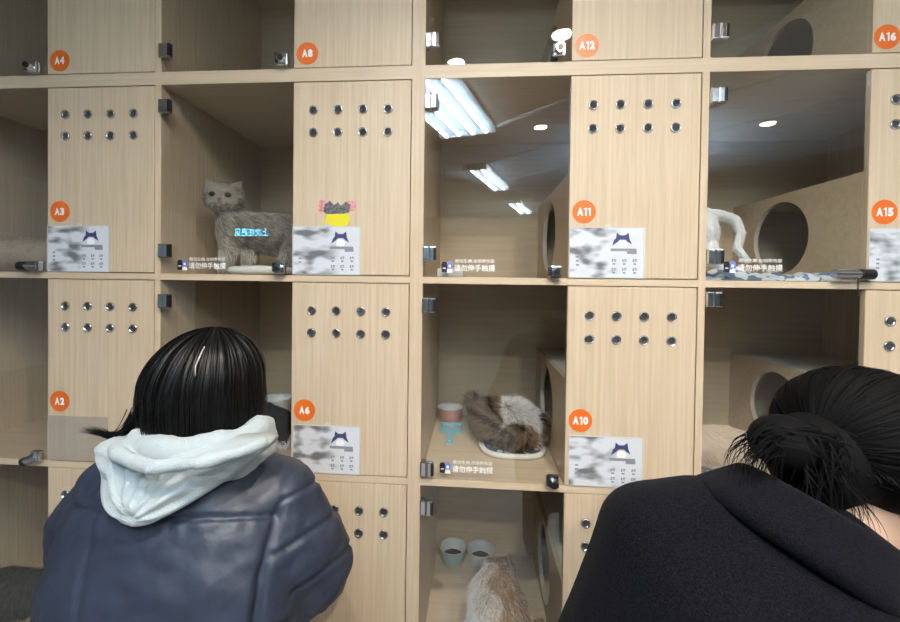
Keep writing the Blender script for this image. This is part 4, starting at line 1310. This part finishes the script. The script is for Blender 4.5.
n1 = np.array([noise.noise(Vector((p[0] * 8 + p[2] * 5, p[1] * 8, p[2] * 5))) for p in v]); n2 = np.array([noise.noise(Vector((p[0] * 20, p[1] * 18, p[2] * 9 + p[0] * 8))) for p in v])
set_verts(me, v + nr * (.007 * n1 + .0025 * n2)[:, None])
coat_o = link('wool_coat', me, 'wool', P2, True)
# collar: thick band round the back of the neck, its lower edge standing proud
cc = V(.585, -.715, 1.150); cx_ = V(.85, -.05, -.52).normalized(); cy_ = V(.05, .98, -.18).normalized(); cz_ = cx_.cross(cy_)
cc = cc - cz_ * .012
S = []
ring = []
for i in range(17):
    a = math.radians(170 + i * 12.5)
    ring.append(cc + cx_ * (.128 * math.cos(a)) + cy_ * (.098 * math.sin(a)))
for a, b in zip(ring, ring[1:]):
    ia, ib = cc + (a - cc) * .74 + cz_ * .040, cc + (b - cc) * .74 + cz_ * .040
    S.append(('h', [(a, .013), (b, .013), (ia, .014), (ib, .014)]))
link('coat_collar', blob(S, .006, 3), 'wool', P2, True)
trousers(P2, .60, -.90, (V(.51, -.80, .43), V(.70, -.80, .43)), (V(.51, -.92, 0), V(.70, -.92, 0)), .70, .108)
shoes(P2, (V(.51, -.92, .002), V(.70, -.92, .002)), V(0, 1, 0), 'shoe')
# hair: dark mass, loose knot at the back
hf2 = V(0.86, 0.45, -0.22).normalized()
hc2 = V(.693, -.662, 1.260)
hb = [('e', hc2, (.090, .100, .086)), ('h', [(V(.605, -.690, 1.245), .052), (V(.650, -.700, 1.245), .042), (V(.592, -.705, 1.215), .034)]), ('e', V(.548, -.722, 1.272), (.036, .036, .032))]
h2 = link('hair', blob(hb, .006, 4), 'hair_dull', P2, True)
def strands2(n):
    out = []
    knot = V(.575, -.71, 1.262)
    for i in range(n):
        phi = random.uniform(0, 2 * math.pi); th = math.acos(random.uniform(-.35, 1))
        d = V(math.sin(th) * math.cos(phi), math.sin(th) * math.sin(phi), math.cos(th))
        if d.dot(hf2) > .42 and d.z < .62: continue
        kd = (knot - hc2).normalized(); rr = random.uniform(.99, 1.05); pts = []
        L = random.uniform(.35, .95)
        for s in range(18):
            f = s / 17 * L
            q = d.slerp(kd, f) if d.angle(kd) < 3.1 else d
            q = (q + V(0, 0, .02 * math.sin(f * 6 + i))).normalized()
            pts.append(hc2 + V(q.x * .092 * rr, q.y * .102 * rr, q.z * .088 * rr))
        out.append(pts)
    return np.array([[list(p) for p in s] for s in out])
P = strands2(3200)
ribbons('hair_strands', P, rng.uniform(.0012, .0028, len(P)), np.zeros(len(P), int), ['hair_dull'], h2, (P - np.array(hc2)) / .1 + rng.normal(size=(len(P), 1, 3)) * .25)
W = []
for i in range(240):
    a = V(.565 + random.uniform(-.02, .04), -.735 + random.uniform(-.02, .02), 1.275 + random.uniform(-.022, .018))
    kind = random.random()
    if kind < .45:    # lock arching to the left and hanging down
        d = V(.482 + random.uniform(0, .045), -.735 + random.uniform(-.02, .02), 1.232 + random.uniform(-.008, .03)); b = a + V(-.040, -.01, .020); c = V(d.x - .002, d.y, d.z + .040)
    elif kind < .8:
        d = V(.560 + random.uniform(-.02, .07), -.745 + random.uniform(-.02, .02), 1.190 + random.uniform(-.01, .02)); b = a + V(-.010, -.02, 0); c = d + V(0, 0, .03)
    else:
        a = V(.65 + random.uniform(-.03, .04), -.735 + random.uniform(-.02, .02), 1.25); d = V(.66 + random.uniform(-.04, .05), -.735, 1.222 + random.uniform(-.012, .02)); b = a + V(0, -.02, -.01); c = d + V(0, 0, .02)
    W.append([list(a * (1 - u) ** 3 + b * 3 * u * (1 - u) ** 2 + c * 3 * u * u * (1 - u) + d * u ** 3) for u in np.linspace(0, 1, 16)])
W = np.array(W)
ribbons('hair_lock', W, np.full(len(W), .0026), np.zeros(len(W), int), ['hair_dull'], h2, np.tile(np.array([0, -1, .3]), (len(W), 16, 1)))
